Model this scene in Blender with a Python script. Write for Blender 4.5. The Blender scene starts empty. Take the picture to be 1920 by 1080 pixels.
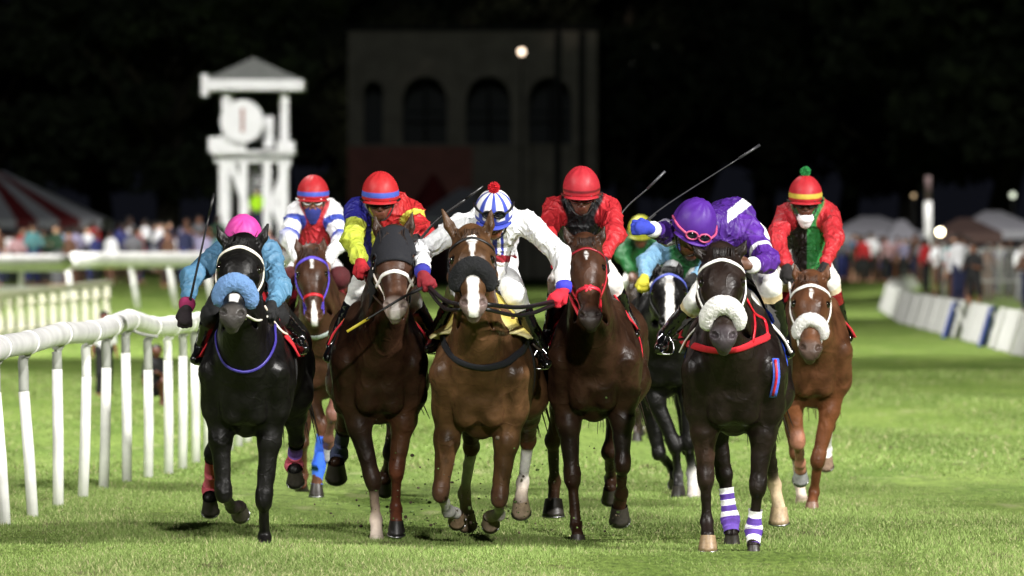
import bpy, math, random
import numpy as np
from mathutils import Vector
random.seed(7)
rng = np.random.default_rng(7)
S = bpy.context.scene
COL = S.collection
# ------------------------------------------------------------------ camera
FP = 15000.0          # focal length in pixels of a 1920 wide frame
EYE = 1.85            # lens height above the turf
cam_d = bpy.data.cameras.new('camera')
cam = bpy.data.objects.new('camera', cam_d); COL.objects.link(cam)
cam.location = (0, 0, EYE); cam.rotation_euler = (math.pi/2, 0, 0)
cam_d.sensor_width = 36; cam_d.lens = FP*36/1920
cam_d.shift_y = -80/1920
cam_d.clip_start = 1; cam_d.clip_end = 3000
cam_d.dof.use_dof = True; cam_d.dof.focus_distance = 49.6; cam_d.dof.aperture_fstop = 4.3
S.camera = cam
# ------------------------------------------------------------------ night sky, floodlights, exposure
w = bpy.data.worlds.new('World'); S.world = w; w.use_nodes = True
nt = w.node_tree; nt.nodes.clear()
bgn = nt.nodes.new('ShaderNodeBackground'); wo = nt.nodes.new('ShaderNodeOutputWorld')
bgn.inputs[0].default_value = (0.55, 0.6, 0.9, 1); bgn.inputs[1].default_value = 0.008
nt.links.new(bgn.outputs[0], wo.inputs[0])
S.view_settings.view_transform = 'Standard'; S.view_settings.look = 'None'
S.view_settings.exposure = 0.0; S.view_settings.gamma = 1.0
S.cycles.use_denoising = True
S.cycles.max_bounces = 5; S.cycles.diffuse_bounces = 3; S.cycles.glossy_bounces = 2
S.cycles.transmission_bounces = 3; S.cycles.transparent_max_bounces = 6
S.cycles.caustics_reflective = False; S.cycles.caustics_refractive = False

def spot(name, loc, aim, watts, size_deg, blend, radius, col=(1, 0.97, 0.93)):
    d = bpy.data.lights.new(name, 'SPOT'); o = bpy.data.objects.new(name, d); COL.objects.link(o)
    o.location = loc
    o.rotation_euler = (Vector(aim)-Vector(loc)).to_track_quat('-Z', 'Y').to_euler()
    d.energy = watts; d.spot_size = math.radians(size_deg); d.spot_blend = blend
    d.shadow_soft_size = radius; d.color = col
    return o
# spots standing in for the unseen course floodlights, plus added background fills; no masts built
spot('floodlight_standin', (12, -60, 38), (0, 56, 0.4), 390000, 20, 0.5, 1.2)
spot('floodlight_standin', (-36, 27, 28), (0, 54, 0.4), 60000, 60, 0.4, 1.0)
spot('floodlight_standin', (36, 24, 28), (0, 54, 0.4), 200000, 60, 0.4, 1.0)
spot('floodlight_standin', (-14, 84, 38), (-4, 91, 0), 165000, 98, 0.5, 1.5)
spot('floodlight_standin', (-26, 135, 36), (-10, 160, 0), 230000, 84, 0.5, 1.5)
spot('floodlight_standin', (26, 125, 36), (9, 160, 0), 55000, 84, 0.5, 1.5)
spot('floodlight_standin', (-28, 195, 34), (-14, 222, 0), 180000, 74, 0.5, 1.5)
spot('floodlight_standin', (28, 200, 34), (12, 228, 0), 75000, 74, 0.5, 1.5)
spot('floodlight_standin', (21, 285, 34), (15.5, 306, 0), 80000, 70, 0.5, 1.5)
spot('floodlight_standin', (-14, 225, 30), (-9.1, 283, 3.5), 105000, 22, 0.35, 1.0)
spot('floodlight_standin', (-40, 300, 22), (-7.0, 398, 8.5), 230000, 12, 1.0, 1.5, (1, 0.86, 0.7))  # added warm fill that brings up the left of the clubhouse, no real lamp
spot('floodlight_standin', (-6, 150, 55), (0, 370, 14), 75000, 40, 0.8, 2.0, (0.9, 1, 0.92))  # added dim spill that lifts the far trees out of black

# ------------------------------------------------------------------ small helpers
def P(px, py, Y):
    """point of the place that stands at distance Y and is seen at photo pixel px, py"""
    return np.array([(px-960)*Y/FP, Y, EYE+(460-py)*Y/FP])
def lin(h):
    h = h.lstrip('#'); c = [int(h[i:i+2], 16)/255 for i in (0, 2, 4)]
    return tuple(x/12.92 if x <= 0.04045 else ((x+0.055)/1.055)**2.4 for x in c)
def nrm(v):
    v = np.asarray(v, float); return v/(np.linalg.norm(v)+1e-12)
def tag(o, label=None, cat=None, group=None, kind=None):
    if label: o['label'] = label
    if cat: o['category'] = cat
    if group: o['group'] = group
    if kind: o['kind'] = kind
    return o
def base_of(parent):
    b = np.zeros(3)
    while parent is not None:
        b += np.array(parent.location); parent = parent.parent
    return b
def empty(name, loc, label, cat, group=None):
    o = bpy.data.objects.new(name, None); COL.objects.link(o); o.location = loc
    o.empty_display_size = 0.2
    return tag(o, label, cat, group)
def mesh_obj(name, V, F, mat=None, parent=None, col=None, smooth=True, mats=None, midx=None):
    V = np.asarray(V, float)
    if parent is not None: V = V-base_of(parent)
    me = bpy.data.meshes.new(name)
    if isinstance(F, np.ndarray) and F.ndim == 2:
        n, k = F.shape
        me.vertices.add(len(V)); me.vertices.foreach_set('co', V.astype(np.float32).ravel())
        me.loops.add(n*k); me.loops.foreach_set('vertex_index', F.astype(np.int32).ravel())
        me.polygons.add(n); me.polygons.foreach_set('loop_start', np.arange(0, n*k, k, dtype=np.int32))
        me.polygons.foreach_set('loop_total', np.full(n, k, dtype=np.int32))
        me.update(calc_edges=True)
    else:
        me.from_pydata([tuple(v) for v in V], [], [tuple(f) for f in F]); me.update()
    if smooth: me.polygons.foreach_set('use_smooth', np.ones(len(me.polygons), bool))
    if mats:
        for m in mats: me.materials.append(m)
        me.polygons.foreach_set('material_index', np.asarray(midx, np.int32))
    elif mat: me.materials.append(mat)
    if col is not None:
        a = me.color_attributes.new('Col', 'FLOAT_COLOR', 'POINT')
        c = np.ones((len(V), 4), np.float32); c[:, :3] = col
        a.data.foreach_set('color', c.ravel())
    o = bpy.data.objects.new(name, me); COL.objects.link(o)
    if parent is not None: o.parent = parent
    return o

# ------------------------------------------------------------------ materials
MATS = {}
def pmat(name, color=None, rough=0.6, noise=0.0, nscale=20, bump=0.0, bscale=60, sheen=0.0, spec=0.5, attr=False,
         objcol=False, metal=0.0, coat=0.0, stretch=(1, 1, 1), emit=None, estr=0.0, trans=0.0, ridge=0.0, rscale=8, vein=0.0, rvar=.12):
    if name in MATS: return MATS[name]
    m = bpy.data.materials.new(name); m.use_nodes = True; t = m.node_tree; N = t.nodes; L = t.links
    b = N['Principled BSDF']; b.inputs['Roughness'].default_value = rough
    b.inputs['Specular IOR Level'].default_value = spec; b.inputs['Metallic'].default_value = metal
    if sheen: b.inputs['Sheen Weight'].default_value = sheen
    if coat: b.inputs['Coat Weight'].default_value = coat; b.inputs['Coat Roughness'].default_value = 0.08
    tc = N.new('ShaderNodeTexCoord'); mp = N.new('ShaderNodeMapping'); mp.inputs['Scale'].default_value = stretch
    L.new(tc.outputs['Object'], mp.inputs[0])
    src = None
    if attr:
        a = N.new('ShaderNodeAttribute'); a.attribute_name = 'Col'; src = a.outputs['Color']
    elif objcol:
        a = N.new('ShaderNodeObjectInfo'); src = a.outputs['Color']
    if src is None:
        r = N.new('ShaderNodeRGB'); r.outputs[0].default_value = (*color, 1); src = r.outputs[0]
    if noise:
        n = N.new('ShaderNodeTexNoise'); n.inputs['Scale'].default_value = nscale; n.inputs['Detail'].default_value = 5
        L.new(mp.outputs[0], n.inputs['Vector'])
        mr = N.new('ShaderNodeMapRange'); mr.inputs[1].default_value = 0.3; mr.inputs[2].default_value = 0.7
        mr.inputs[3].default_value = 1-noise; mr.inputs[4].default_value = 1+noise
        L.new(n.outputs[0], mr.inputs[0])
        mx = N.new('ShaderNodeVectorMath'); mx.operation = 'SCALE'
        L.new(src, mx.inputs[0]); L.new(mr.outputs[0], mx.inputs['Scale']); src = mx.outputs[0]
        rr = N.new('ShaderNodeMapRange'); rr.inputs[3].default_value = max(rough-rvar, 0.03); rr.inputs[4].default_value = min(rough+rvar, 1)
        L.new(n.outputs[0], rr.inputs[0]); L.new(rr.outputs[0], b.inputs['Roughness'])
    L.new(src, b.inputs['Base Color'])
    if bump:
        n2 = N.new('ShaderNodeTexNoise'); n2.inputs['Scale'].default_value = bscale; n2.inputs['Detail'].default_value = 6
        L.new(mp.outputs[0], n2.inputs['Vector'])
        bp = N.new('ShaderNodeBump'); bp.inputs['Strength'].default_value = min(bump, 1); bp.inputs['Distance'].default_value = 0.02*max(bump, 0.2)
        L.new(n2.outputs[0], bp.inputs['Height']); last = bp
        if ridge or vein:
            if ridge:      # sharp cloth creases
                n3 = N.new('ShaderNodeTexNoise'); n3.inputs['Scale'].default_value = rscale; n3.inputs['Detail'].default_value = 1.5; n3.inputs['Distortion'].default_value = 1.2
                L.new(mp.outputs[0], n3.inputs['Vector']); s_ = n3.outputs[0]
                m1 = N.new('ShaderNodeMath'); m1.operation = 'SUBTRACT'; L.new(s_, m1.inputs[0]); m1.inputs[1].default_value = .5
                m2 = N.new('ShaderNodeMath'); m2.operation = 'ABSOLUTE'; L.new(m1.outputs[0], m2.inputs[0]); amt = ridge; dist = -.10
            else:          # raised veins under the coat
                n3 = N.new('ShaderNodeTexVoronoi'); n3.feature = 'DISTANCE_TO_EDGE'; n3.inputs['Scale'].default_value = 6
                n4 = N.new('ShaderNodeTexNoise'); n4.inputs['Scale'].default_value = 5; L.new(mp.outputs[0], n4.inputs['Vector'])
                v1 = N.new('ShaderNodeVectorMath'); v1.operation = 'MULTIPLY_ADD'; v1.inputs[1].default_value = (.3, .3, .3); L.new(n4.outputs['Color'], v1.inputs[0]); L.new(mp.outputs[0], v1.inputs[2]); L.new(v1.outputs[0], n3.inputs['Vector'])
                m1 = N.new('ShaderNodeMath'); m1.operation = 'MINIMUM'; L.new(n3.outputs['Distance'], m1.inputs[0]); m1.inputs[1].default_value = .06
                m2 = N.new('ShaderNodeMath'); m2.operation = 'MULTIPLY'; L.new(m1.outputs[0], m2.inputs[0]); m2.inputs[1].default_value = 1.0; amt = vein; dist = -.06
            b2 = N.new('ShaderNodeBump'); b2.inputs['Strength'].default_value = amt; b2.inputs['Distance'].default_value = abs(dist); b2.invert = True
            L.new(m2.outputs[0], b2.inputs['Height']); L.new(bp.outputs[0], b2.inputs['Normal']); last = b2
        L.new(last.outputs[0], b.inputs['Normal'])
    if emit is not None:
        b.inputs['Emission Color'].default_value = (*emit, 1); b.inputs['Emission Strength'].default_value = estr
    if trans:
        b.inputs['Transmission Weight'].default_value = trans
    MATS[name] = m; return m

# ------------------------------------------------------------------ implicit bodies: smooth union of tapered limbs, meshed as one skin
class Blob:
    def __init__(s): s.p = []
    def cap(s, a, b, ra, rb=None, k=0.04, u=None, f=1.0, col=(0.5, 0.5, 0.5), g='', cut=False, soft=False):
        a = np.asarray(a, float); b = np.asarray(b, float); rb = ra if rb is None else rb
        s.p.append(dict(a=a, b=b, ra=ra, rb=rb, k=k, u=None if u is None else nrm(u), f=f, col=col, g=g, cut=cut, soft=soft))
    def ball(s, c, r, **kw): s.cap(c, c, r, r, **kw)
    def mirror(s): pass
    @staticmethod
    def d1(q, X):
        a, b = q['a'], q['b']; ba = b-a; den = float(ba@ba)
        X = X-a
        if q['u'] is not None:
            w_ = X@q['u']; X = X+(q['f']-1)*w_[..., None]*q['u']
            wb = float(ba@q['u']); ba = ba+(q['f']-1)*wb*q['u']; den = float(ba@ba)
        if den < 1e-10: return np.linalg.norm(X, axis=-1)-q['ra'], np.zeros(X.shape[:-1])
        h = np.clip((X@ba)/den, 0, 1)
        return np.linalg.norm(X-h[..., None]*ba, axis=-1)-(q['ra']+(q['rb']-q['ra'])*h), h
    def ev(s, X, groups=None):
        X = np.atleast_2d(X).astype(float); D = np.full(len(X), 9.0)
        for q in s.p:
            if groups and q['g'] not in groups: continue
            d, _ = s.d1(q, X); k = q['k']
            if q['cut']:
                d = -d; h = np.maximum(k-np.abs(D-d), 0)/k; D = np.maximum(D, d)+h*h*k/4
            else:
                h = np.maximum(k-np.abs(D-d), 0)/k; D = np.minimum(D, d)-h*h*k/4
        return D
    def grad(s, X, groups=None, e=0.004):
        X = np.atleast_2d(X); g = np.stack([s.ev(X+e*v, groups)-s.ev(X-e*v, groups) for v in np.eye(3)], -1)
        return g/(np.linalg.norm(g, axis=-1, keepdims=True)+1e-9)
    def march(s, o, d, off=0.004, groups=None, tmax=3.0):
        """walk from o along d to the skin; None when it misses"""
        o = np.asarray(o, float); d = nrm(d); t = 0.0; best = (9, 0)
        for _ in range(120):
            v = s.ev(o+d*t, groups)[0]-off
            if v < best[0]: best = (v, t)
            if v < 0.0006: return o+d*t
            t += max(v*0.6, 0.0008)
            if t > tmax: break
        return None if best[0] > 0.05 else o+d*best[1]
    def mesh(s, h):
        lo = np.min([np.minimum(q['a'], q['b'])-max(q['ra'], q['rb']) for q in s.p if not q['cut']], 0)-3*h
        hi = np.max([np.maximum(q['a'], q['b'])+max(q['ra'], q['rb']) for q in s.p if not q['cut']], 0)+3*h
        n = np.ceil((hi-lo)/h).astype(int)+1
        D = np.full(n, 9.0, np.float32)
        ax = [lo[i]+h*np.arange(n[i]) for i in range(3)]
        for q in s.p:
            r = max(q['ra'], q['rb'])+q['k']+3*h
            i0 = np.clip(np.floor((np.minimum(q['a'], q['b'])-r-lo)/h).astype(int), 0, n-1)
            i1 = np.clip(np.ceil((np.maximum(q['a'], q['b'])+r-lo)/h).astype(int)+1, 1, n)
            sl = tuple(slice(i0[i], i1[i]) for i in range(3))
            X = np.stack(np.meshgrid(*[ax[i][sl[i]] for i in range(3)], indexing='ij'), -1)
            d, _ = s.d1(q, X); A = D[sl]; k = q['k']
            if q['cut']:
                d = -d; hh = np.maximum(k-np.abs(A-d), 0)/k; D[sl] = np.maximum(A, d)+hh*hh*k/4
            else:
                hh = np.maximum(k-np.abs(A-d), 0)/k; D[sl] = np.minimum(A, d)-hh*hh*k/4
        return surface_nets(D, lo, h)
    def colours(s, V, soft=0.012):
        W = np.zeros(len(V)); C = np.zeros((len(V), 3)); dm = np.full(len(V), 9.0); ds = []; hs = []
        for q in s.p:
            if q['cut']: ds.append(None); hs.append(None); continue
            d, h = s.d1(q, V); ds.append(d); hs.append(h); dm = np.minimum(dm, d)
        for q, d, h in zip(s.p, ds, hs):
            if d is None: continue
            w_ = np.exp(-np.minimum((d-dm)/soft, 40)); m = w_ > 1e-4
            if not m.any(): continue
            c = q['col'](h[m], V[m]) if callable(q['col']) else np.array(q['col'])[None]
            C[m] += w_[m, None]*c; W[m] += w_[m]
        return C/(W[:, None]+1e-12)

def surface_nets(D, lo, h):
    I = D < 0; n = D.shape
    c = [I[i:n[0]-1+i, j:n[1]-1+j, k:n[2]-1+k] for i in (0, 1) for j in (0, 1) for k in (0, 1)]
    sm = np.zeros(c[0].shape, np.int8)
    for x in c: sm += x
    act = (sm > 0) & (sm < 8); idx = np.argwhere(act); vid = np.full(act.shape, -1, np.int32); vid[act] = np.arange(len(idx))
    acc = np.zeros((len(idx), 3)); cnt = np.zeros(len(idx))
    cor = np.array([(i, j, k) for i in (0, 1) for j in (0, 1) for k in (0, 1)])
    for a in range(8):
        for b in range(a+1, 8):
            if np.abs(cor[a]-cor[b]).sum() != 1: continue
            da = D[tuple((idx+cor[a]).T)]; db = D[tuple((idx+cor[b]).T)]; m = (da < 0) != (db < 0)
            t = np.where(m, da/(da-db+1e-12), 0)
            acc[m] += (cor[a]+t[:, None]*(cor[b]-cor[a]))[m]; cnt[m] += 1
    V = (idx+acc/cnt[:, None])*h+lo
    F = []
    for ax in range(3):
        o1, o2 = [(1, 2), (2, 0), (0, 1)][ax]
        s0 = [slice(1, -1)]*3; s0[ax] = slice(0, -1); s1 = list(s0); s1[ax] = slice(1, None)
        A = I[tuple(s0)]; B = I[tuple(s1)]; e = np.argwhere(A != B)
        if not len(e): continue
        inside = A[tuple(e.T)]
        g = e.copy()
        for q in range(3):
            if q != ax: g[:, q] += 1
        u = np.zeros(3, int); u[o1] = 1; v = np.zeros(3, int); v[o2] = 1
        q = np.stack([vid[tuple((g-u-v).T)], vid[tuple((g-v).T)], vid[tuple(g.T)], vid[tuple((g-u).T)]], 1)
        q[~inside] = q[~inside][:, ::-1]; F.append(q)
    F = np.concatenate(F); F = F[(F >= 0).all(1)]
    return V, F
def wob(V, scale, seed=0, octs=3):
    r = np.random.default_rng(seed); out = np.zeros(len(V)); a = 1.0; s_ = scale
    for _ in range(octs):
        for _k in range(4):
            d = nrm(r.normal(size=3))*s_; out += a*np.sin(V@d+r.uniform(0, 6.28)+1.3*np.sin(V@(nrm(r.normal(size=3))*s_*0.6)))/4
        a *= 0.55; s_ *= 2.1
    return out
def vnormals(V, F):
    n = np.cross(V[F[:, 2]]-V[F[:, 0]], V[F[:, 3]]-V[F[:, 1]]); N = np.zeros_like(V)
    for i in range(4): np.add.at(N, F[:, i], n)
    return N/(np.linalg.norm(N, axis=1, keepdims=True)+1e-12)

# ------------------------------------------------------------------ tubes, straps, lathes, boxes
def catmull(pts, m=6):
    p = [np.asarray(x, float) for x in pts]
    if len(p) < 3: return p
    q = [2*p[0]-p[1]]+p+[2*p[-1]-p[-2]]; out = []
    for i in range(1, len(q)-2):
        for j in range(m):
            t = j/m
            out.append(0.5*((2*q[i])+(-q[i-1]+q[i+1])*t+(2*q[i-1]-5*q[i]+4*q[i+1]-q[i+2])*t*t+(-q[i-1]+3*q[i]-3*q[i+1]+q[i+2])*t**3))
    return out+[p[-1]]
class MB:
    def __init__(s): s.V = []; s.F = []; s.C = []; s.n = 0
    def add(s, V, F, c=None):
        V = np.asarray(V, float); s.V.append(V); s.F += [tuple(int(i)+s.n for i in f) for f in F]
        s.C.append(np.tile(np.array(c if c is not None else (0.5, 0.5, 0.5), float), (len(V), 1)) if c is None or np.ndim(c) == 1 else np.asarray(c)); s.n += len(V); return s
    def tube(s, pts, r, seg=8, cap=True, c=None, smooth=0, flat=None, nrms=None):
        """round tube; with flat=(half width, half thickness) and nrms a strap lying on a surface"""
        if smooth: pts = catmull(pts, smooth)
        pts = [np.asarray(p, float) for p in pts]; n = len(pts); V = []
        if np.ndim(r): r = np.interp(np.linspace(0, 1, n), np.linspace(0, 1, len(r)), r)
        for i, p in enumerate(pts):
            t = nrm(pts[min(i+1, n-1)]-pts[max(i-1, 0)])
            if nrms is not None: up = np.asarray(nrms[min(i, len(nrms)-1)])
            else: up = np.array([0, 0, 1.0]) if abs(t[2]) < 0.9 else np.array([0, 1.0, 0])
            sd = nrm(np.cross(t, up)); up = nrm(np.cross(sd, t))
            rr = r[i] if np.ndim(r) else r
            a_, b_ = (flat if flat else (rr, rr))
            for k in range(seg):
                an = 2*math.pi*(k+0.5)/seg; V.append(p+sd*math.cos(an)*a_+up*math.sin(an)*b_)
        F = [(i*seg+k, (i+1)*seg+k, (i+1)*seg+(k+1) % seg, i*seg+(k+1) % seg) for i in range(n-1) for k in range(seg)]
        if cap: F += [tuple(range(seg)), tuple((n-1)*seg+k for k in range(seg))[::-1]]
        return s.add(V, F, c)
    def box(s, lo, hi, c=None, M=None):
        lo = np.array(lo, float); hi = np.array(hi, float)
        V = np.array([[(lo, hi)[i][0], (lo, hi)[j][1], (lo, hi)[k][2]] for i in (0, 1) for j in (0, 1) for k in (0, 1)])
        if M is not None: V = M(V)
        return s.add(V, [(0, 1, 3, 2), (4, 6, 7, 5), (0, 4, 5, 1), (2, 3, 7, 6), (0, 2, 6, 4), (1, 5, 7, 3)], c)
    def bar(s, a, b, w_, t_, c=None):
        """rectangular bar between two points"""
        a = np.array(a, float); b = np.array(b, float); d = nrm(b-a)
        up = np.array([0, 1.0, 0]) if abs(d[1]) < 0.9 else np.array([0, 0, 1.0])
        sd = nrm(np.cross(d, up)); up = nrm(np.cross(sd, d))
        V = [p+sd*i*w_/2+up*j*t_/2 for p in (a, b) for (i, j) in ((-1, -1), (1, -1), (1, 1), (-1, 1))]
        return s.add(V, [(0, 3, 2, 1), (4, 5, 6, 7), (0, 1, 5, 4), (1, 2, 6, 5), (2, 3, 7, 6), (3, 0, 4, 7)], c)
    def ball(s, c0, r, nu=12, nv=8, sc=(1, 1, 1), c=None):
        V = [np.array(c0)+np.array([math.sin(math.pi*j/nv)*math.cos(2*math.pi*i/nu)*sc[0], math.sin(math.pi*j/nv)*math.sin(2*math.pi*i/nu)*sc[1], math.cos(math.pi*j/nv)*sc[2]])*r for j in range(nv+1) for i in range(nu)]
        F = [(j*nu+i, (j+1)*nu+i, (j+1)*nu+(i+1) % nu, j*nu+(i+1) % nu) for j in range(nv) for i in range(nu)]
        return s.add(V, F, c)
    def prism(s, poly, o, ux, uz, th, c=None):
        """outline in the plane ux, uz through o, given thickness th along their normal"""
        ux = nrm(ux); uz = nrm(uz); nn = np.cross(ux, uz); n = len(poly)
        V = [np.array(o)+ux*x+uz*z-nn*th/2 for x, z in poly]+[np.array(o)+ux*x+uz*z+nn*th/2 for x, z in poly]
        F = [tuple(range(n))[::-1], tuple(range(n, 2*n))]+[(i, (i+1) % n, n+(i+1) % n, n+i) for i in range(n)]
        return s.add(V, F, c)
    def build(s, name, mat, parent=None, smooth=True, usecol=False):
        return mesh_obj(name, np.concatenate(s.V), s.F, mat, parent, np.concatenate(s.C) if usecol else None, smooth)
# ------------------------------------------------------------------ materials of the field
COAT = pmat('horse_coat', attr=True, rough=0.41, noise=0.5, nscale=8, bump=0.42, bscale=30, spec=0.24, vein=.28, rvar=.2)
HAIR = pmat('mane_hair', attr=True, rough=0.5, noise=0.2, nscale=60)
HOOF = pmat('hoof_horn', attr=True, rough=0.45, noise=0.25, nscale=50, bump=0.15, bscale=120)
SHOE = pmat('horseshoe_metal', (0.35, 0.35, 0.36), rough=0.35, metal=1.0)
EYEM = pmat('eye_gloss', (0.006, 0.004, 0.003), rough=0.05, coat=0.6)
CLOTH = pmat('silk_cloth', attr=True, rough=0.5, noise=0.12, nscale=14, bump=.8, bscale=24, spec=.3, stretch=(1, 1, 0.6), ridge=.6, rscale=9)
MATTE = pmat('matte_cloth', attr=True, rough=0.85, noise=0.12, nscale=40, bump=0.3, bscale=70)
FLEECE = pmat('sheepskin', attr=True, rough=1.0, noise=0.12, nscale=120, bump=0.9, bscale=190)
LEATHER = pmat('strap_leather', attr=True, rough=0.45, noise=0.15, nscale=60)
GLOSSB = pmat('polished_boot', attr=True, rough=0.16, coat=0.5, noise=0.1, nscale=30, bump=0.25, bscale=30)
SKIN = pmat('skin', attr=True, rough=0.5, noise=0.12, nscale=40, bump=0.12, bscale=120)
HELM = pmat('helmet_silk', attr=True, rough=0.5, spec=.3, noise=0.08, nscale=25, bump=0.22, bscale=22)
STEEL = pmat('steel', (0.6, 0.6, 0.6), rough=0.2, metal=1.0)
WHIPM = pmat('whip_leather', attr=True, rough=0.4, noise=0.1)
WHITE = lin('#e9e9ea')

def solve(prev, px, py, L, sgn, Y0=None):
    """point seen at px,py whose distance from prev is about L, in front (-1) of or behind (+1) prev; 0 keeps the depth"""
    Y = prev[1]
    for _ in range(4):
        q = P(px, py, Y); r2 = (q[0]-prev[0])**2+(q[2]-prev[2])**2
        Y = prev[1]+sgn*math.sqrt(max(L*L-r2, 0.0))
    return P(px, py, Y)

def hoof_mesh(b, cor, pitch, side, fwd, col, scale=1.0, parent=None):
    """hoof capsule hanging from the coronet centre; pitch 0 = sole down, 90 = toe pointing down"""
    s3 = nrm(side); up0 = np.array([0, 0, 1.0]); f0 = nrm(fwd)
    c_, s_ = math.cos(math.radians(pitch)), math.sin(math.radians(pitch))
    f = f0*c_-up0*s_; up = up0*c_+f0*s_
    V = []; n = 20; rings = [(0.0, 1.0, 0.0), (-0.030, 1.10, -0.010), (-0.058, 1.22, -0.022), (-0.078, 1.30, -0.032), (-0.078, 1.12, -0.032), (-0.070, 0.95, -0.030), (-0.070, 0.0, -0.030)]
    for (z, k, sh) in rings:
        for i in range(n):
            a = 2*math.pi*i/n; x = math.sin(a)*0.0435*k; y = math.cos(a)*0.0435*k*(1.05 if math.cos(a) > 0 else 0.8)-sh
            top = 0.012*math.cos(a) if z > -0.001 else 0
            V.append(cor+(s3*x+f*y+up*(z+top+0.01))*scale)
    F = [(r*n+i, r*n+(i+1) % n, (r+1)*n+(i+1) % n, (r+1)*n+i) for r in range(len(rings)-1) for i in range(n)]
    o = mesh_obj('hoof', V, F, HOOF, parent, col=np.array([np.array(col)*(0.75 if (j//n) > 3 else 1.0-0.1*(j//n)) for j in range(len(V))]))
    m = MB(); pts = []
    for i in range(13):
        a = -2.2+4.4*i/12; pts.append(cor+(s3*math.sin(a)*0.054+f*(math.cos(a)*0.054+0.032)+up*-0.072)*scale)
    m.tube(pts, 0.007, 6).build('horseshoe', SHOE, o)
    return o

def make_horse(name, label, d, cx, coat, poll, muzzle, fore, hind, points=None, yaw=0.0, wd=1.0, ears=None, h=0.009, blaze=None,
               nosecol=None, face=None, sternum=0.72, headyaw=0.0, jaw=None, group='racehorses galloping down the straight', hy=0.0, rearx=None, mane=True,
               hoofcol=None, headL=0.62, hood=None, hw=1.2):
    """d depth of the chest front; cx photo x of the chest centre; fore/hind: image-left leg then image-right leg"""
    O = np.array([(cx-960)*d/FP, d, 0.0])
    b = np.array([math.sin(yaw), math.cos(yaw), 0]); s = np.array([math.cos(yaw), -math.sin(yaw), 0]); zo = sternum-0.74
    T = lambda l, a, z: O+b*l+s*a*wd+np.array([0, 0, z+zo*(1 if z < 1.3 else 0.5)])
    root = empty(name, tuple(O), label, 'horse', group)
    B = Blob(); C = np.array(coat); PT = np.array(points if points is not None else coat)
    U = s
    # trunk
    B.cap(T(.36, 0, 1.13), T(1.15, 0, 1.16), .37*wd, .36*wd, k=.08, u=U, f=1.2, col=C, g='trunk')
    B.cap(T(.16, 0, 1.22), T(.22, 0, 1.0), .25*wd, .22*wd, k=.08, u=U, f=1.0, col=C, g='trunk')
    B.cap(T(.3, 0, 1.47), T(.55, 0, 1.50), .11, .10, k=.12, col=C, g='trunk')
    B.cap(T(.55, 0, 1.46), T(1.35, 0, 1.44), .12, .13, k=.12, col=C, g='trunk')
    B.cap(T(1.3, 0, 1.30), T(1.62, 0, 1.2), .25*wd, .22*wd, k=.1, col=C, g='trunk')
    for e in (-1, 1):
        B.cap(T(1.3, e*.13, 1.28), T(1.55, e*.13, 1.12), .2*wd, .17*wd, k=.06, col=C, g='trunk')
        B.cap(T(-.02, e*.09, 1.19), T(.035, e*.08, .88), .110*wd, .080*wd, k=.05, col=C, g='trunk')           # pectorals
        B.cap(T(.30, e*.12, 1.42), T(.04, e*.195, 1.14), .085, .115*wd, k=.05, col=C, g='trunk')                 # shoulder
        B.cap(T(.04, e*.20, 1.12), T(.14, e*.205, .92), .105*wd, .105*wd, k=.04, col=C, g='trunk')               # arm
        B.cap(T(.35, e*.2, 1.12), T(.40, e*.2, .95), .12*wd, .10*wd, k=.05, col=C, g='trunk')                    # triceps
    B.cap(T(-.150, 0, 1.22), T(-.09, 0, .88), .022, .018, k=.05, cut=True)
    for e in (-1, 1):
        B.cap(T(-.125, e*.20, 1.24), T(-.085, e*.150, .93), .024, .020, k=.05, cut=True)
        B.cap(T(-.02, e*.315, 1.06), T(.06, e*.300, .90), .020, .018, k=.05, cut=True)
        B.cap(T(-.03, e*.25, 1.40), T(-.10, e*.22, 1.24), .02, .02, k=.06, cut=True)
    B.cap(T(.02, 0, .98), T(.2, 0, .83), .09, .10, k=.05, col=C, g='trunk')
    # head
    Pp = P(*poll, d-0.50); M_ = solve(Pp, *muzzle, headL, -1)
    if (M_[1]-Pp[1]) > -0.12: M_ = P(*muzzle, Pp[1]-0.12)
    HL = np.linalg.norm(M_-Pp); ks = HL/0.62
    f = nrm(M_-Pp); sx = nrm(np.array([math.cos(headyaw), -math.sin(headyaw), 0])-0)
    sx = nrm(sx-f*(sx@f)); n = nrm(np.cross(sx, f));
    if n[1] > 0: n = -n
    H_ = lambda a, q, m: Pp+f*a*ks+sx*q*hw+n*m*hw
    class HB:
        @staticmethod
        def cap(a, b2, ra, rb=None, k=.04, **kw): B.cap(a, b2, ra*hw, (ra if rb is None else rb)*hw, k=k*hw, **kw)
        @staticmethod
        def ball(c0, r0, k=.04, **kw): B.cap(c0, c0, r0*hw, r0*hw, k=k*hw, **kw)
    fc = C if face is None else np.array(face)
    HB.cap(H_(.02, 0, -.045), H_(.20, 0, -.035), .083, .092, k=.05, col=fc, g='head')
    HB.cap(H_(.12, 0, -.01), H_(.24, 0, -.005), .068, .072, k=.04, u=n, f=1.3, col=fc, g='head')
    for e in (-1, 1):
        HB.cap(H_(.16, e*.062, -.02), H_(.25, e*.058, -.03), .036, .038, k=.025, col=fc, g='head')              # brow
        HB.cap(H_(.22, e*.045, -.12), H_(.31, e*.04, -.10), .075, .055, k=.03, col=fc, g='head')                # cheek
        HB.cap(H_(.30, e*.052, -.035), H_(.44, e*.035, -.02), .02, .016, k=.03, col=fc, g='head')               # facial crest
        HB.cap(H_(.575, e*.030, .000), H_(.545, e*.038, -.012), .030, .028, k=.02, col=fc, g='head')            # nostril wing
        HB.cap(H_(.10, e*.065, -.05), H_(.14, e*.075, -.05), .04, .035, k=.03, col=fc, g='head')
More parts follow.
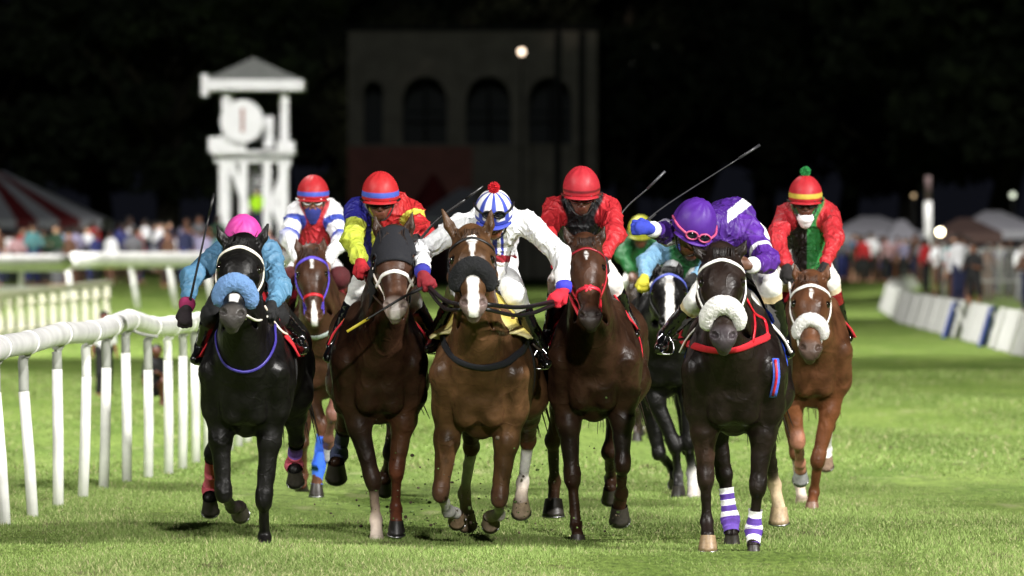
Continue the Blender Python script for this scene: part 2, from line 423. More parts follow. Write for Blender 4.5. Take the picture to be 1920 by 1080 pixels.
    HB.cap(H_(.22, 0, -.01), H_(.50, 0, -.005), .060, .040, k=.04, u=n, f=1.1, col=fc, g='head')
    HB.cap(H_(.28, 0, -.10), H_(.54, 0, -.045), .060, .036, k=.04, col=fc, g='head')
    HB.cap(H_(.53, 0, -.02), H_(.59, 0, -.022), .050, .042, k=.03, col=fc, g='head')
    HB.cap(H_(.585, 0, -.055), H_(.60, 0, -.06), .034, .030, k=.015, col=fc, g='head')                           # chin
    for e in (-1, 1):
        HB.cap(H_(.583, e*.034, .034), H_(.555, e*.046, .010), .011, .012, k=.008, cut=True)
        HB.ball(H_(.205, e*.094, -.008), .020, k=.012, cut=True)
    HB.cap(H_(.612, -.03, -.028), H_(.612, .03, -.028), .006, .006, k=.006, cut=True)                           # mouth line
    # ears
    if ears is None: ears = [(-.075, -.15), (.075, -.15)]
    for i, e in enumerate((-1, 1)):
        ea = H_(.03, e*.060, -.04)
        et = P(*ears[i], Pp[1]+0.02) if abs(ears[i][0]) > 2 else H_(ears[i][1], ears[i][0], .02)
        mid = (ea+et)/2+sx*e*.008
        B.cap(ea, mid, .030, .030, k=.02, u=n, f=1.15, col=C, g='ear'); B.cap(mid, et, .030, .007, k=.015, u=n, f=1.15, col=C, g='ear')
        B.cap(ea*.6+mid*.4+n*.032, mid*.25+et*.75+n*.024, .018, .006, k=.008, cut=True)
    # neck
    B.cap(H_(.05, 0, -.10), T(.10, 0, 1.50), .10, .135, k=.07, u=sx, f=1.15, col=C, g='neck')
    B.cap(H_(.14, 0, -.17), T(.05, 0, 1.30), .10, .19, k=.07, u=sx, f=1.1, col=C, g='neck')
    B.cap(H_(.22, 0, -.19), T(-.02, 0, 1.20), .085, .17, k=.07, u=sx, f=1.05, col=C, g='neck')
    B.cap(H_(.30, 0, -.20), T(-.165, 0, 1.24), .045, .050, k=.045, col=C, g='neck')
    for e in (-1, 1): B.cap(H_(.30, e*.07, -.20), T(-.13, e*.085, 1.30), .016, .016, k=.045, cut=True)
    # forelegs
    legs = []
    for i, e in enumerate((-1, 1)):
        L = fore[i]; E = T(.16, e*.19, .93); zf = L.get('s', (-1, 1, 1))
        K = solve(E, *L['k'], L.get('lk', .43), zf[0]); Fk = solve(K, *L['f'], .27, zf[1]); Hh = solve(Fk, *L['h'], .11, zf[2])
        c1 = np.array(L.get('c1', C)); c2 = np.array(L.get('c2', PT)); c3 = np.array(L.get('c3', c2)); c4 = np.array(L.get('c4', c3))
        m = E*.62+K*.38
        B.cap(E, m, .10*wd, .080*wd, k=.05, col=c1, g='leg'); B.cap(m, K, .074*wd, .044, k=.04, col=c1 if 'cf' not in L else np.array(L['cf']), g='leg')
        B.cap(K+(E-K)*.06, K-(K-Fk)*.08, .049, .044, k=.03, col=c2, g='leg')
        B.cap(K+np.array([0, -.012, .0]), K+np.array([0, -.014, -.02]), .040, .036, k=.02, col=c2, g='leg')
        B.cap(K, Fk, .034, .028, k=.03, col=(lambda hh, VV, p=c2, q=c3: np.where(hh[:, None] < .22, p, q)), g='leg'); B.cap(K+np.array([0, .025, 0]), Fk+np.array([0, .02, 0]), .022, .02, k=.02, col=c3, g='leg')
        B.cap(Fk+(K-Fk)*.08, Fk, .033, .040, k=.02, col=c4, g='leg'); B.cap(Fk, Hh, .034, .040, k=.02, col=c4, g='leg')
        legs.append((E, K, Fk, Hh, L, 'fore'))
    for i, e in enumerate((-1, 1)):
        L = hind[i]; St = T(1.22, e*.19, .98); zf = L.get('s', (1, 1, -1))
        St = St+np.array([L.get('dx', 0), 0, 0])
        K = solve(St, *L['k'], L.get('lk', .46), zf[0]); Fk = solve(K, *L['f'], .36, zf[1]); Hh = solve(Fk, *L['h'], .11, zf[2])
        c1 = np.array(L.get('c1', C)); c2 = np.array(L.get('c2', PT)); c3 = np.array(L.get('c3', c2)); c4 = np.array(L.get('c4', c3))
        B.cap(T(1.5, e*.13, 1.16), St, .19*wd, .15*wd, k=.07, col=C, g='leg')
        m = St*.55+K*.45
        B.cap(St, m, .145*wd, .085, k=.05, col=c1, g='leg'); B.cap(m, K, .075, .045, k=.04, col=c1, g='leg')
        B.cap(K+np.array([0, .03, .03]), K, .042, .046, k=.03, col=c2, g='leg')
        B.cap(K, Fk, .040, .032, k=.03, col=(lambda hh, VV, p=c2, q=c3: np.where(hh[:, None] < .12, p, q)), g='leg'); B.cap(Fk+(K-Fk)*.08, Fk, .036, .043, k=.02, col=c4, g='leg'); B.cap(Fk, Hh, .036, .042, k=.02, col=c4, g='leg')
        legs.append((St, K, Fk, Hh, L, 'hind'))
    V, F = B.mesh(h)
    N = vnormals(V, F); V = V+N*((wob(V, 20, len(label))*.0034+np.exp(-(wob(V*np.array([1, 1, .5]), 13, len(label)+3, 2)/.05)**2)*.0035)[:, None])
    Cc = B.colours(V, .02)
    # markings: nostril skin and blaze are coat colours in head coordinates
    R = (V-Pp)@np.stack([f/ks, sx, n], 1); inh = (R[:, 0] > -.02) & (R[:, 0] < .66) & (np.abs(R[:, 1]) < .16) & (R[:, 2] > -.24) & (R[:, 2] < .14)
    if nosecol is not None:
        t = np.clip((R[:, 0]-.50)/.05, 0, 1)*inh; Cc = Cc*(1-t[:, None])+np.array(nosecol)*t[:, None]
    if blaze is not None:
        for (a0, q0, ww, a1, q1, w1, bc) in blaze:
            t = np.clip((R[:, 0]-a0)/(a1-a0), 0, 1); q = q0+(q1-q0)*t; wv = ww+(w1-ww)*t
            jag = .0016*np.sin(R[:, 0]*90)+.0022*np.sin(R[:, 0]*41+1)
            inb = inh & (R[:, 0] > a0) & (R[:, 0] < a1) & (np.abs(R[:, 1]-q)+jag < wv) & (R[:, 2] > -.03)
            ed = np.clip((wv-np.abs(R[:, 1]-q)-jag)/.006, 0, 1)*inb*np.clip((R[:, 0]-a0)/.01, 0, 1)*np.clip((a1-R[:, 0])/.01, 0, 1)
            Cc = Cc*(1-ed[:, None])+np.array(bc)*ed[:, None]
    if hood is not None:     # close hood cloth over head and ears: the part of the head it covers
        hc, hend = hood
    body = mesh_obj('body', V, F, COAT, root, Cc)
    # hooves
    for (E, K, Fk, Hh, L, kind) in legs:
        fw = nrm(np.array([-b[0], -b[1], 0])); dv = nrm(Hh-Fk)
        hoof_mesh(B, Hh+dv*.012, L.get('p', 10), s, fw, L.get('hc', hoofcol if hoofcol is not None else (0.03, 0.025, 0.02)), L.get('hs', 1.0), root)
        if 'wrap' in L:
            cols, ext = L['wrap']; nseg = len(cols); m = MB(); pts = []; rr = []; cc = []; r0 = .041 if kind == 'fore' else .046
            lp = np.linalg.norm(Hh-Fk)/np.linalg.norm(Fk-K)
            def at_(t): return K+(Fk-K)*t if t <= 1 else Fk+(Hh-Fk)*min((t-1)/lp, 1.0)
            for q, c9 in enumerate(cols):
                for t in np.linspace(q/nseg, (q+1)/nseg, 5):
                    tt = ext[0]+(ext[1]-ext[0])*t; pts.append(at_(tt)+fw*(-.004)); rr.append(r0+.002*math.sin(t*60)+.016*math.exp(-((tt-1.02)/.17)**2)+(.004 if t in (0, 1) else 0)); cc.append(lin(c9))
            P_ = []; 
            for q in range(len(pts)):
                t_ = nrm(pts[min(q+2, len(pts)-1)]-pts[max(q-2, 0)]); sd_ = nrm(np.cross(t_, fw)); up_ = nrm(np.cross(sd_, t_))
                P_ += [pts[q]+(sd_*math.cos(a)+up_*math.sin(a))*rr[q] for a in np.linspace(0, 2*math.pi, 18, endpoint=False)]
            F_ = [(q*18+k2, (q+1)*18+k2, (q+1)*18+(k2+1) % 18, q*18+(k2+1) % 18) for q in range(len(pts)-1) for k2 in range(18)]
            mesh_obj('leg_bandage', P_, F_, MATTE, root, np.repeat(np.array(cc), 18, 0))
    # eyes
    for e in (-1, 1):
        MB().ball(H_(.205, e*.088, -.012), .021*hw).build('eye', EYEM, root)
    # mane and forelock, tail
    m = MB(); r = np.random.default_rng(len(label))
    mc = np.array(points if points is not None else coat)*0.6
    if mane:
        for i in range(170):
            t = r.uniform(0, 1); c0 = H_(-.03+.05*r.uniform(0, 1), r.normal()*.028, -.03-.02*r.uniform(0, 1))*(1-t**1.5)+T(.10, r.normal()*.02, 1.58)*t**1.5
            up = np.array([r.normal()*.35, r.normal()*.2+.3, 1.0])*r.uniform(.03, .085)
            m.tube([c0, c0+up*.6, c0+up+np.array([r.normal()*.02, .03, 0])], [.004, .003, .0008], 4, False, mc*r.uniform(.6, 1.6))
        m.build('mane', HAIR, root, usecol=True); m = MB()
        for i in range(50):
            c0 = H_(.0, r.normal()*.022, .03); m.tube([c0, c0+f*.05*ks+n*.025, c0+f*r.uniform(.07, .13)*ks+sx*r.normal()*.02+n*.012], [.004, .003, .0008], 4, False, mc*r.uniform(.6, 1.6))
        m.build('forelock', HAIR, root, usecol=True)
    m = MB()
    for i in range(70):
        c0 = T(1.74, r.normal()*.02, 1.32); sw = r.normal()*.10
        m.tube([c0, c0+b*.18+np.array([0, 0, -.05]), c0+b*.35+s*(sw*.6+.05)+np.array([0, 0, -.3]), c0+b*.45+s*(sw+.08)+np.array([0, 0, -.62+r.normal()*.05])], [.02, .018, .012, .002], 4, False, mc*r.uniform(.6, 1.5), smooth=3)
    m.build('tail', HAIR, root, usecol=True)
    return dict(root=root, B=B, T=T, H=H_, O=O, b=b, s=s, f=f, sx=sx, n=n, d=d, wd=wd, Pp=Pp, ks=ks, body=body, legs=legs)

# ------------------------------------------------------------------ tack laid on the skin
def head_pt(hs, a, th, off, groups=('head',)):
    """point on the head skin at distance a from the poll, th = angle round the head (0 front, +90 image right)"""
    c = hs['H'](a, 0, -.06); dr = hs['n']*math.cos(math.radians(th))+hs['sx']*math.sin(math.radians(th))
    q = hs['B'].march(c+dr*.42, -dr, off, groups, .44)
    return q if q is not None else c+dr*.08
def strap(hs, name, pts, wid, th, col, mat=None, nr=None, smooth=3):
    pts = catmull(pts, smooth); G = [hs['B'].grad(p)[0] for p in pts] if nr is None else nr
    return MB().tube(pts, .01, 8, True, col, flat=(wid, th), nrms=G).build(name, mat or LEATHER, hs['root'], usecol=True)
def bridle(hs, col, nose=None, brow=None, browr=.010, nosea=.36, flee=None, fleer=.034, wid=.009, cheek=True):
    c = lin(col); hp = lambda a, th, off=.004: head_pt(hs, a, th, off)
    strap(hs, 'browband', [hp(.10+.035*abs(t)/90, t) for t in (-95, -60, -30, 0, 30, 60, 95)], browr, .006, lin(brow or col))
    if cheek:
        for e in (-1, 1):
            strap(hs, 'cheek_strap', [hp(.13, e*95), hp(.22, e*100), hp(.32, e*96), hp(.42, e*92), hp(.50, e*88)], wid, .005, c)
            strap(hs, 'headpiece', [hp(.13, e*95), hp(.06, e*100), hp(.01, e*120)], wid, .005, c)
            MB().tube([hp(.505, e*88, .01)+hs['f']*.025*math.cos(a)+hs['n']*.025*math.sin(a) for a in np.linspace(0, 6.28, 13)], .005, 6).build('bit_ring', STEEL, hs['root'])
    if nose: strap(hs, 'noseband', [hp(nosea, t) for t in (-110, -75, -40, 0, 40, 75, 110)], .013, .006, lin(nose))
    if flee:
        pts = catmull([hp(nosea-.01+.07*(abs(t)/68)**1.6, t, fleer*.40) for t in (-68, -50, -25, 0, 25, 50, 68)], 5)
        b = Blob()
        for i in range(len(pts)-1): b.cap(pts[i], pts[i+1], fleer*(.80+.28*math.sin(math.pi*(i+.5)/(len(pts)-1))), k=.02)
        V, F = b.mesh(.005); N = vnormals(V, F); r = np.random.default_rng(3)
        V = V+N*(wob(V, 120, 5)[:, None]*.0035+r.normal(size=(len(V), 1))*.0012)
        mesh_obj('sheepskin_noseband', V, F, FLEECE, hs['root'], np.tile(lin(flee), (len(V), 1)))
def skin_px(hs, px, py, off=.006, groups=('trunk', 'leg')):
    """where the skin lies at that photo position"""
    dr = nrm(P(px, py, 10)-P(px, py, 5)); dr = nrm(P(px, py, 50)-np.array([0, 0, EYE]))
    o = P(px, py, hs['d']-1.3)
    return hs['B'].march(o, dr, off, groups, 4.0)
def breast(hs, name, pxs, wid, col, groups=('trunk', 'leg', 'neck'), tail=True, mat=None, th=.006, off=.006):
    pts = [q for q in (skin_px(hs, x, y, off, groups) for x, y in pxs) if q is not None]
    if len(pts) < 2: return
    if tail:
        pts = [pts[0]+hs['b']*.28+np.array([0, 0, .05])]+pts+[pts[-1]+hs['b']*.28+np.array([0, 0, .05])]
    return strap(hs, name, pts, wid, th, lin(col), mat)
def trunk_pt(hs, l, ang, off):
    c = hs['T'](l, 0, 1.15); dr = hs['s']*math.sin(math.radians(ang))+np.array([0, 0, math.cos(math.radians(ang))])
    q = hs['B'].march(c+dr*.75, -dr, off, ('trunk',), .8)
    return q if q is not None else c+dr*.35
def saddle(hs, cloth='#e8e8e8', girth='#202020', l0=.42, l1=1.0, a0=-76, a1=76, trim=None, flare=.0, sad='#17130f'):
    nl, na = 8, 25; V = []; C = []
    for i in range(nl):
        l = l0+(l1-l0)*i/(nl-1)
        for j in range(na):
            a = a0+(a1-a0)*j/(na-1); V.append(trunk_pt(hs, l, a, .012+flare*(max(abs(a)-35, 0)/50)*(1-i/nl)+.004*math.sin(i*1.7+j*.9)))
            C.append(lin(trim) if trim and (i in (0, nl-1) or j in (0, na-1)) else lin(cloth))
    F = np.array([(i*na+j, (i+1)*na+j, (i+1)*na+j+1, i*na+j+1) for i in range(nl-1) for j in range(na-1)])
    o = mesh_obj('saddle_cloth', V, F, MATTE, hs['root'], np.array(C)); md = o.modifiers.new('thickness', 'SOLIDIFY'); md.thickness = .012; md.offset = 1
    g = [trunk_pt(hs, .50, a, .008) for a in range(-170, 181, 20)]
    strap(hs, 'girth', g, .045, .006, lin(girth), MATTE)
    # small racing saddle
    V = []; nl, na = 7, 17
    for i in range(nl):
        l = .52+.36*i/(nl-1)
        for j in range(na):
            a = -58+116*j/(na-1); V.append(trunk_pt(hs, l, a, .03+(.03*(abs(i-3)/3)**2 if abs(a) < 30 else 0)))
    F = np.array([(i*na+j, (i+1)*na+j, (i+1)*na+j+1, i*na+j+1) for i in range(nl-1) for j in range(na-1)])
    o = mesh_obj('saddle', V, F, LEATHER, hs['root'], np.tile(lin(sad), (len(V), 1))); md = o.modifiers.new('thickness', 'SOLIDIFY'); md.thickness = .02; md.offset = 1
# ------------------------------------------------------------------ riders
DARK = lin('#5a3a2a'); BROWN = lin('#7b5039')
def dye(C):
    """cloth dyes are a little duller than their nominal colour; white cloth stays white"""
    g = C.mean(1, keepdims=True); return np.where(C.min(1, keepdims=True) > .55, C, (C*.93+g*.07)*.74)
def hand_prims(B, wrist, d, sd, n, sc=1.0, col=DARK, g='hand', grow=0.0):
    """closed hand: palm, four bent fingers of different length, thumb from the side of the palm"""
    d = nrm(d); sd = nrm(sd-d*(sd@d)); n = nrm(np.cross(d, sd)) if n is None else nrm(n-d*(n@d)-sd*(n@sd))
    w = lambda a, b_, c_: wrist+(d*a+sd*b_+n*c_)*sc
    B.cap(w(.01, 0, 0), w(.078, 0, 0), .030+grow, .038+grow, k=.015, u=n, f=1.7, col=col, g=g)
    for i in range(4):
        q = (i-1.5)*.0205; l = (.92, 1.05, 1.0, .82)[i]; r_ = .0105-.0006*abs(i-1)+grow
        a = w(.085, q, 0); b_ = w(.085+.026*l, q*1.05, .030*l); c_ = w(.085+.004*l, q, .056*l); e = w(.085-.020*l, q, .048*l)
        B.cap(a, b_, r_+.001, r_, k=.004, col=col, g=g); B.cap(b_, c_, r_, r_*.95, k=.004, col=col, g=g); B.cap(c_, e, r_*.95, r_*.85, k=.004, col=col, g=g)
    a = w(.028, -.030, .008); b_ = w(.058, -.046, .030); c_ = w(.074, -.030, .052); 
    B.cap(a, b_, .015+grow, .0125+grow, k=.012, col=col, g=g); B.cap(b_, c_, .0125+grow, .010+grow, k=.005, col=col, g=g)
    return w(.075, 0, .040)

def make_jockey(name, label, d, head, sh, el, ha, hip, kn, ft, silks, helmet, skin=DARK, pitch=28, roll=0, hyaw=0, hr=1.0, breech='#e4e2de', bootc='#0b0b0c',
                cuff=None, glove=None, goggles='#111111', gstyle='eyes', gdepth=(0, 0), mask=None, pom=None, knee=None, boottop=None, hd=.26,
                sd=.50, hipd=1.02, kd=.42, fd=.55, vo=.006, torso=None, helmcol=None, h=.0065, hdir=None, signs=(-1, -1), group='jockeys riding in the race', belt=None, detail=True, kneefull=False, mdy=0.0):
    hC = P(*head, d+hd); SH = [P(*q, d+sd) for q in sh]; HP = P(*hip, d+hipd)
    EL = []; HA = []
    for i in range(2):
        EL.append(solve(SH[i], *el[i], .30, signs[i])); HA.append(solve(EL[i], *ha[i], .27, -1))
        if HA[i][1] < d-.55: HA[i] = P(*ha[i], d-.55)
    KN = [P(*kn[i], d+kd) for i in (0, 1)]; FT = [P(*ft[i], d+fd) for i in (0, 1)]
    O = np.array([HP[0], HP[1], 0.0])
    root = empty(name, tuple(O), label, 'jockey', group)
    X = np.array([1.0, 0, 0]); p_ = math.radians(pitch); 
    R = np.array([[math.cos(hyaw), -math.sin(hyaw), 0], [math.sin(hyaw), math.cos(hyaw), 0], [0, 0, 1]])
    f = R@np.array([0, -math.cos(p_), -math.sin(p_)]); u = R@np.array([0, -math.sin(p_), math.cos(p_)]); x = np.cross(u, -f)*-1
    x = R@X; c_, s_ = math.cos(roll), math.sin(roll); x, u = x*c_+u*s_, u*c_-x*s_
    hp = lambda a, b_, c: hC+(x*a+u*b_+f*c)*hr
    hf = lambda a, b_, c: hp(a, b_-.036, c)
    # body: one skin
    B = Blob(); sk = np.array(skin); NK = (SH[0]+SH[1])/2+np.array([0, .02, .03])
    B.ball(hf(0, -.01, -.01), .094*hr, k=.02, u=x, f=1.15, col=sk)
    B.cap(hf(0, -.05, .035), hf(0, -.125, .055), .068*hr, .042*hr, k=.03, col=sk)
    for e in (-1, 1):
        B.cap(hf(e*.045, -.075, .055), hf(e*.02, -.12, .07), .022*hr, .020*hr, k=.02, col=sk)
        B.cap(hf(e*.078, -.04, .0), hf(e*.080, -.085, .005), .016, .010, k=.008, col=sk)
        B.ball(hf(e*.034, -.048, .104), .016*hr, k=.010, cut=True)
    B.cap(hf(0, -.045, .095), hf(0, -.082, .115), .009*hr, .014*hr, k=.01, col=sk)
    B.cap(hf(-.014, -.086, .103), hf(.014, -.086, .103), .009, .009, k=.008, col=sk)
    B.cap(hf(-.022, -.106, .098), hf(.022, -.106, .098), .0075, .0075, k=.006, col=sk*np.array([1.2, .85, .85]))
    B.cap(hf(-.018, -.118, .094), hf(.018, -.118, .094), .0085, .0085, k=.006, col=sk*np.array([1.2, .85, .85]))
    B.cap(hf(-.020, -.1125, .108), hf(.020, -.1125, .108), .003, .003, k=.003, cut=True)
    B.cap(hf(0, -.08, -.02), NK, .054, .062, k=.04, col=sk)
    MID = NK*.5+HP*.5+np.array([0, 0, .06])
    B.cap(NK, MID, .09, .11, k=.08, col=sk); B.cap(MID, HP, .11, .12, k=.08, col=sk)
    for i in range(2):
        B.cap(NK, SH[i], .05, .05, k=.05, col=sk); B.cap(SH[i], EL[i], .048, .038, k=.03, col=sk); B.cap(EL[i], HA[i], .038, .025, k=.02, col=sk)
        B.cap(HP, KN[i], .075, .05, k=.05, col=sk); AN = FT[i]+np.array([0, .05, .07]); B.cap(KN[i], AN, .048, .032, k=.03, col=sk); B.cap(AN, FT[i], .032, .026, k=.02, col=sk)
    holds = []; G = [Blob(), Blob()]
    for i in range(2):
        dv = nrm(HA[i]-EL[i]) if hdir is None or hdir[i] is None else nrm(hdir[i])
        sdv = X*(1 if i else -1) if abs(dv[0]) < .8 else np.array([0, 0, 1.0])
        n_ = np.cross(dv, nrm(sdv-dv*(sdv@dv))); 
        if n_[2] > 0: n_ = -n_
        hold = hand_prims(B, HA[i], dv, -sdv, n_, 1.0, sk); holds.append(hold)
        hand_prims(G[i], HA[i], dv, -sdv, n_, 1.04, (1, 1, 1), grow=.004); G[i].cap(HA[i]-dv*.02, HA[i]+dv*.02, .034, .034, k=.01)
    V, F = B.mesh(h if detail else .01); mesh_obj('body', V, F, SKIN, root, B.colours(V, .004))
    # silks
    s_ = Blob(); ti = torso if torso is not None else silks['torso']
    tc = ti if callable(ti) else lin(ti)
    s_.cap(NK+np.array([0, 0, -.03]), MID, .135, .15, k=.08, u=[0, .4, 1], f=1.12, col=tc); s_.cap(MID, HP+np.array([0, -.1, .0]), .15, .14, k=.08, u=[0, 0, 1], f=1.1, col=tc)
    if pitch < 40: s_.cap(NK+np.array([0, .0, -.02]), (KN[0]+KN[1])/2*.35+(HP)*.65+np.array([0, -.25, .02]), .12, .11, k=.07, col=tc)
    s_.cap(SH[0]*.72+SH[1]*.28, SH[1]*.72+SH[0]*.28, .09, .09, k=.07, col=tc)
    s_.cap(NK+np.array([0, -.01, .0]), NK*.5+hp(0, -.11, -.02)*.5, .078, .062, k=.03, col=tc)
    for i in range(2):
        c1 = silks['arm'][i] if 'arm' in silks else silks['torso']
        cu = c1 if callable(c1) else lin(c1); c2 = silks['fore'][i] if 'fore' in silks else c1; cf = c2 if callable(c2) else lin(c2)
        s_.cap(SH[i], EL[i], .080, .064, k=.045, col=cu); s_.ball(EL[i], .064, k=.03, col=cf); s_.cap(EL[i], HA[i]*.86+EL[i]*.14, .062, .044, k=.03, col=cf)
    V, F = s_.mesh(h if detail else .011); N = vnormals(V, F)
    wr = wob(V*np.array([1, 1, .7]), 16, len(label), 2); fine = np.exp(-np.abs(wob(V*np.array([.8, .6, 1.25]), 19, len(label)+5, 2))*7)+.5*np.exp(-np.abs(wob(V*np.array([1.2, .6, .8]), 34, 9, 2))*7)
    C0 = s_.colours(V, .0025 if detail else .006)
    V = V+N*((wr*.006+fine*.013-.004+.0026*wob(V*np.array([1, 1, .6]), 70, 12, 2))[:, None])
    sh_o = mesh_obj('silks', V, F, CLOTH, root, dye(C0))
    # breeches
    b_ = Blob(); bc = lin(breech); kc = lin(knee) if knee else bc
    b_.cap(HP+np.array([0, .05, -.03]), HP+np.array([0, -.06, 0]), .16, .15, k=.05, col=bc)
    for i in range(2):
        b_.cap(HP+(KN[i]-HP)*.1, KN[i], .115, .072, k=.05, col=bc); b_.ball(KN[i]+np.array([0, -.012, 0]), .083 if kneefull else .070, k=.02, col=kc if kneefull else bc)
        AN = FT[i]+np.array([0, .05, .07]); q = KN[i]*.68+AN*.32
        b_.cap(KN[i]*.85+AN*.15, q, .064, .056, k=.02, col=kc)
    V, F = b_.mesh(.008 if detail else .012); N = vnormals(V, F); C0 = b_.colours(V, .003); V = V+N*(wob(V, 40, 4)*.004)[:, None]
    mesh_obj('breeches', V, F, MATTE, root, C0)
    for i in range(2):
        bb = Blob(); AN = FT[i]+np.array([0, .05, .07]); q = KN[i]*.72+AN*.28
        bt = lin(boottop) if boottop else lin(bootc); bo = lin(bootc); fx = np.array([(.02 if i else -.02), 0, 0])
        col = (lambda hh, VV: np.where(hh[:, None] < .28, np.array(bt), np.array(bo)))
        bb.cap(q, AN, .062, .044, k=.02, col=col); bb.cap(AN, FT[i]+fx+np.array([0, -.02, .01]), .044, .036, k=.02, col=bo)
        bb.cap(FT[i]+fx+np.array([0, -.02, .008]), FT[i]+fx*2+np.array([0, -.10, -.005]), .038, .030, k=.02, col=bo)
        V, F = bb.mesh(.007 if detail else .012); N = vnormals(V, F); C0 = bb.colours(V, .002); V = V+N*(wob(V*np.array([1, 1, 2]), 50, 8)*.003)[:, None]
        mesh_obj('boot', V, F, GLOSSB, root, C0)
        m = MB(); c = FT[i]+fx+np.array([0, -.03, .02])
    if glove:
        for i in range(2):
            if glove[i] is None: continue
            V, F = G[i].mesh(.0055); mesh_obj('glove', V, F, MATTE, root, np.tile(lin(glove[i]), (len(V), 1)))
    if cuff:
        for i in range(2):
            if cuff[i] is None: continue
            dv = nrm(HA[i]-EL[i]); MB().tube([HA[i]-dv*.035, HA[i]-dv*.01, HA[i]+dv*.016], [.053, .051, .044], 16, True, lin(cuff[i])).build('cuff', MATTE, root, usecol=True)
    # helmet: shell with silk cover, peak
    nu, nv = 56, 30; V = []; C = []; hc = helmet
    for j in range(nv+1):
        v = j/nv; ph = v*math.radians(100)
        for i in range(nu):
            a = 2*math.pi*i/nu; dx, dy, dz = math.sin(ph)*math.sin(a)*.118, math.cos(ph)*.122, math.sin(ph)*math.cos(a)*.138
            if v > .93: dx *= .985; dz *= .985
            wrk = 1+.012*math.sin(a*9+v*4)*math.sin(v*5)+.010*math.sin(a*4+1)*v
            V.append(hp(dx*wrk, -.042+dy*1.2*wrk, dz*wrk)); C.append(lin(hc(a, v)) if callable(hc) else lin(hc))
    F = [(j*nu+i, (j+1)*nu+i, (j+1)*nu+(i+1) % nu, j*nu+(i+1) % nu) for j in range(nv) for i in range(nu)]
    V2 = [hp(math.sin(2*math.pi*i/nu)*.104, -.072, math.cos(2*math.pi*i/nu)*.12) for i in range(nu)]
    n0 = len(V); V += V2; C += [(0.02, .02, .02)]*nu
    F += [(nv*nu+i, n0+i, n0+(i+1) % nu, nv*nu+(i+1) % nu) for i in range(nu)]
    hel = mesh_obj('helmet', V, F, HELM, root, dye(np.array(C)))
    V = []; C = []; m_ = 15
    for j in range(4):
        for i in range(m_):
            a = math.radians(-62+124*i/(m_-1)); t = j/3; rr = 1+t*.24*math.cos(a*.95)
            V.append(hp(math.sin(a)*.116*(1+t*.10), -.066-.012*t-.008*(1-math.cos(a)), math.cos(a)*.134*rr)); C.append(lin(helmcol or (hc(0, .99) if callable(hc) else hc)))
    F = [(j*m_+i, (j+1)*m_+i, (j+1)*m_+i+1, j*m_+i+1) for j in range(3) for i in range(m_-1)]
    pk = mesh_obj('peak', V, F, HELM, hel, dye(np.array(C))); md = pk.modifiers.new('thickness', 'SOLIDIFY'); md.thickness = .006
    if pom:
        r = np.random.default_rng(2); m = MB(); c0 = hp(0, .128, .0); m.ball(c0, .026, c=lin(pom))
        for i in range(420):
            v = nrm(r.normal(size=3)); m.tube([c0+v*.02, c0+v*r.uniform(.032, .042)], [.0025, .0012], 4, False, np.array(lin(pom))*r.uniform(.7, 1.2))
        m.build('pompom', MATTE, hel, usecol=True)
    # chin strap and eyes
    MB().tube(catmull([hf(-.088, -.05, .03), hf(-.070, -.11, .05), hf(-.03, -.158, .065), hf(.03, -.158, .065), hf(.070, -.11, .05), hf(.088, -.05, .03)], 4), .005, 6, c=(0.01, .01, .01)).build('chin_strap', LEATHER, hel, usecol=True)
    for e in (-1, 1):
        m = MB(); c = hf(e*.034, -.048, .086); m.ball(c, .0125, c=(.55, .52, .48)); m.ball(c+f*.006, .0078, c=(.008, .005, .004)); m.build('eye', SKIN, root, usecol=True)
    # goggles
    gy, gz = (-.046, .108) if gstyle == 'eyes' else (.052, .138) if gstyle == 'brow' else (.002, .146) if gstyle == 'rim' else (-.046, .108)
    gp = lambda a, b_, c: hf(a, gy+b_, gz+c)
    m = MB(); gc = lin(goggles)
    for e in (-1, 1):
        ring = [gp(e*(.036+.033*math.cos(t)), .024*math.sin(t), .004-.16*abs(.036+.033*math.cos(t))**1.0*.35) for t in np.linspace(0, 2*math.pi, 17)]
        m.tube(ring, .0062, 6, False, gc)
    m.tube([gp(-.008, .004, .008), gp(0, .007, .010), gp(.008, .004, .008)], .005, 6, True, gc)
    m.tube(catmull([gp(-.068, 0, -.006), hf(-.108, gy+.004, gz-.07), hf(-.124, gy+.008, -.01)], 4), .008, 6, True, gc); m.tube(catmull([gp(.068, 0, -.006), hf(.108, gy+.004, gz-.07), hf(.124, gy+.008, -.01)], 4), .008, 6, True, gc)
    go = m.build('goggles', LEATHER, root, usecol=True)
    m = MB()
    for e in (-1, 1): m.ball(gp(e*.036, 0, -.006), 1, 14, 8, (.031, .008, .022))
    m.build('lens', pmat('goggle_lens', (0.01, 0.012, 0.02), rough=.06, coat=1.0), go)
    if mask:
        k_ = Blob(); k_.cap(hf(0, -.118+mdy, .055), hf(0, -.15+mdy*.6, .05), .052, .045, k=.03); k_.cap(hf(0, -.14+mdy*.6, .04), hf(0, -.20, .04), .055, .03, k=.03)
        V, F = k_.mesh(.006); mesh_obj('mask', V, F, MATTE, root, np.tile(lin(mask), (len(V), 1)))
    return dict(root=root, HA=HA, EL=EL, FT=FT, KN=KN, hold=holds, SH=SH, HP=HP, hp=hp)

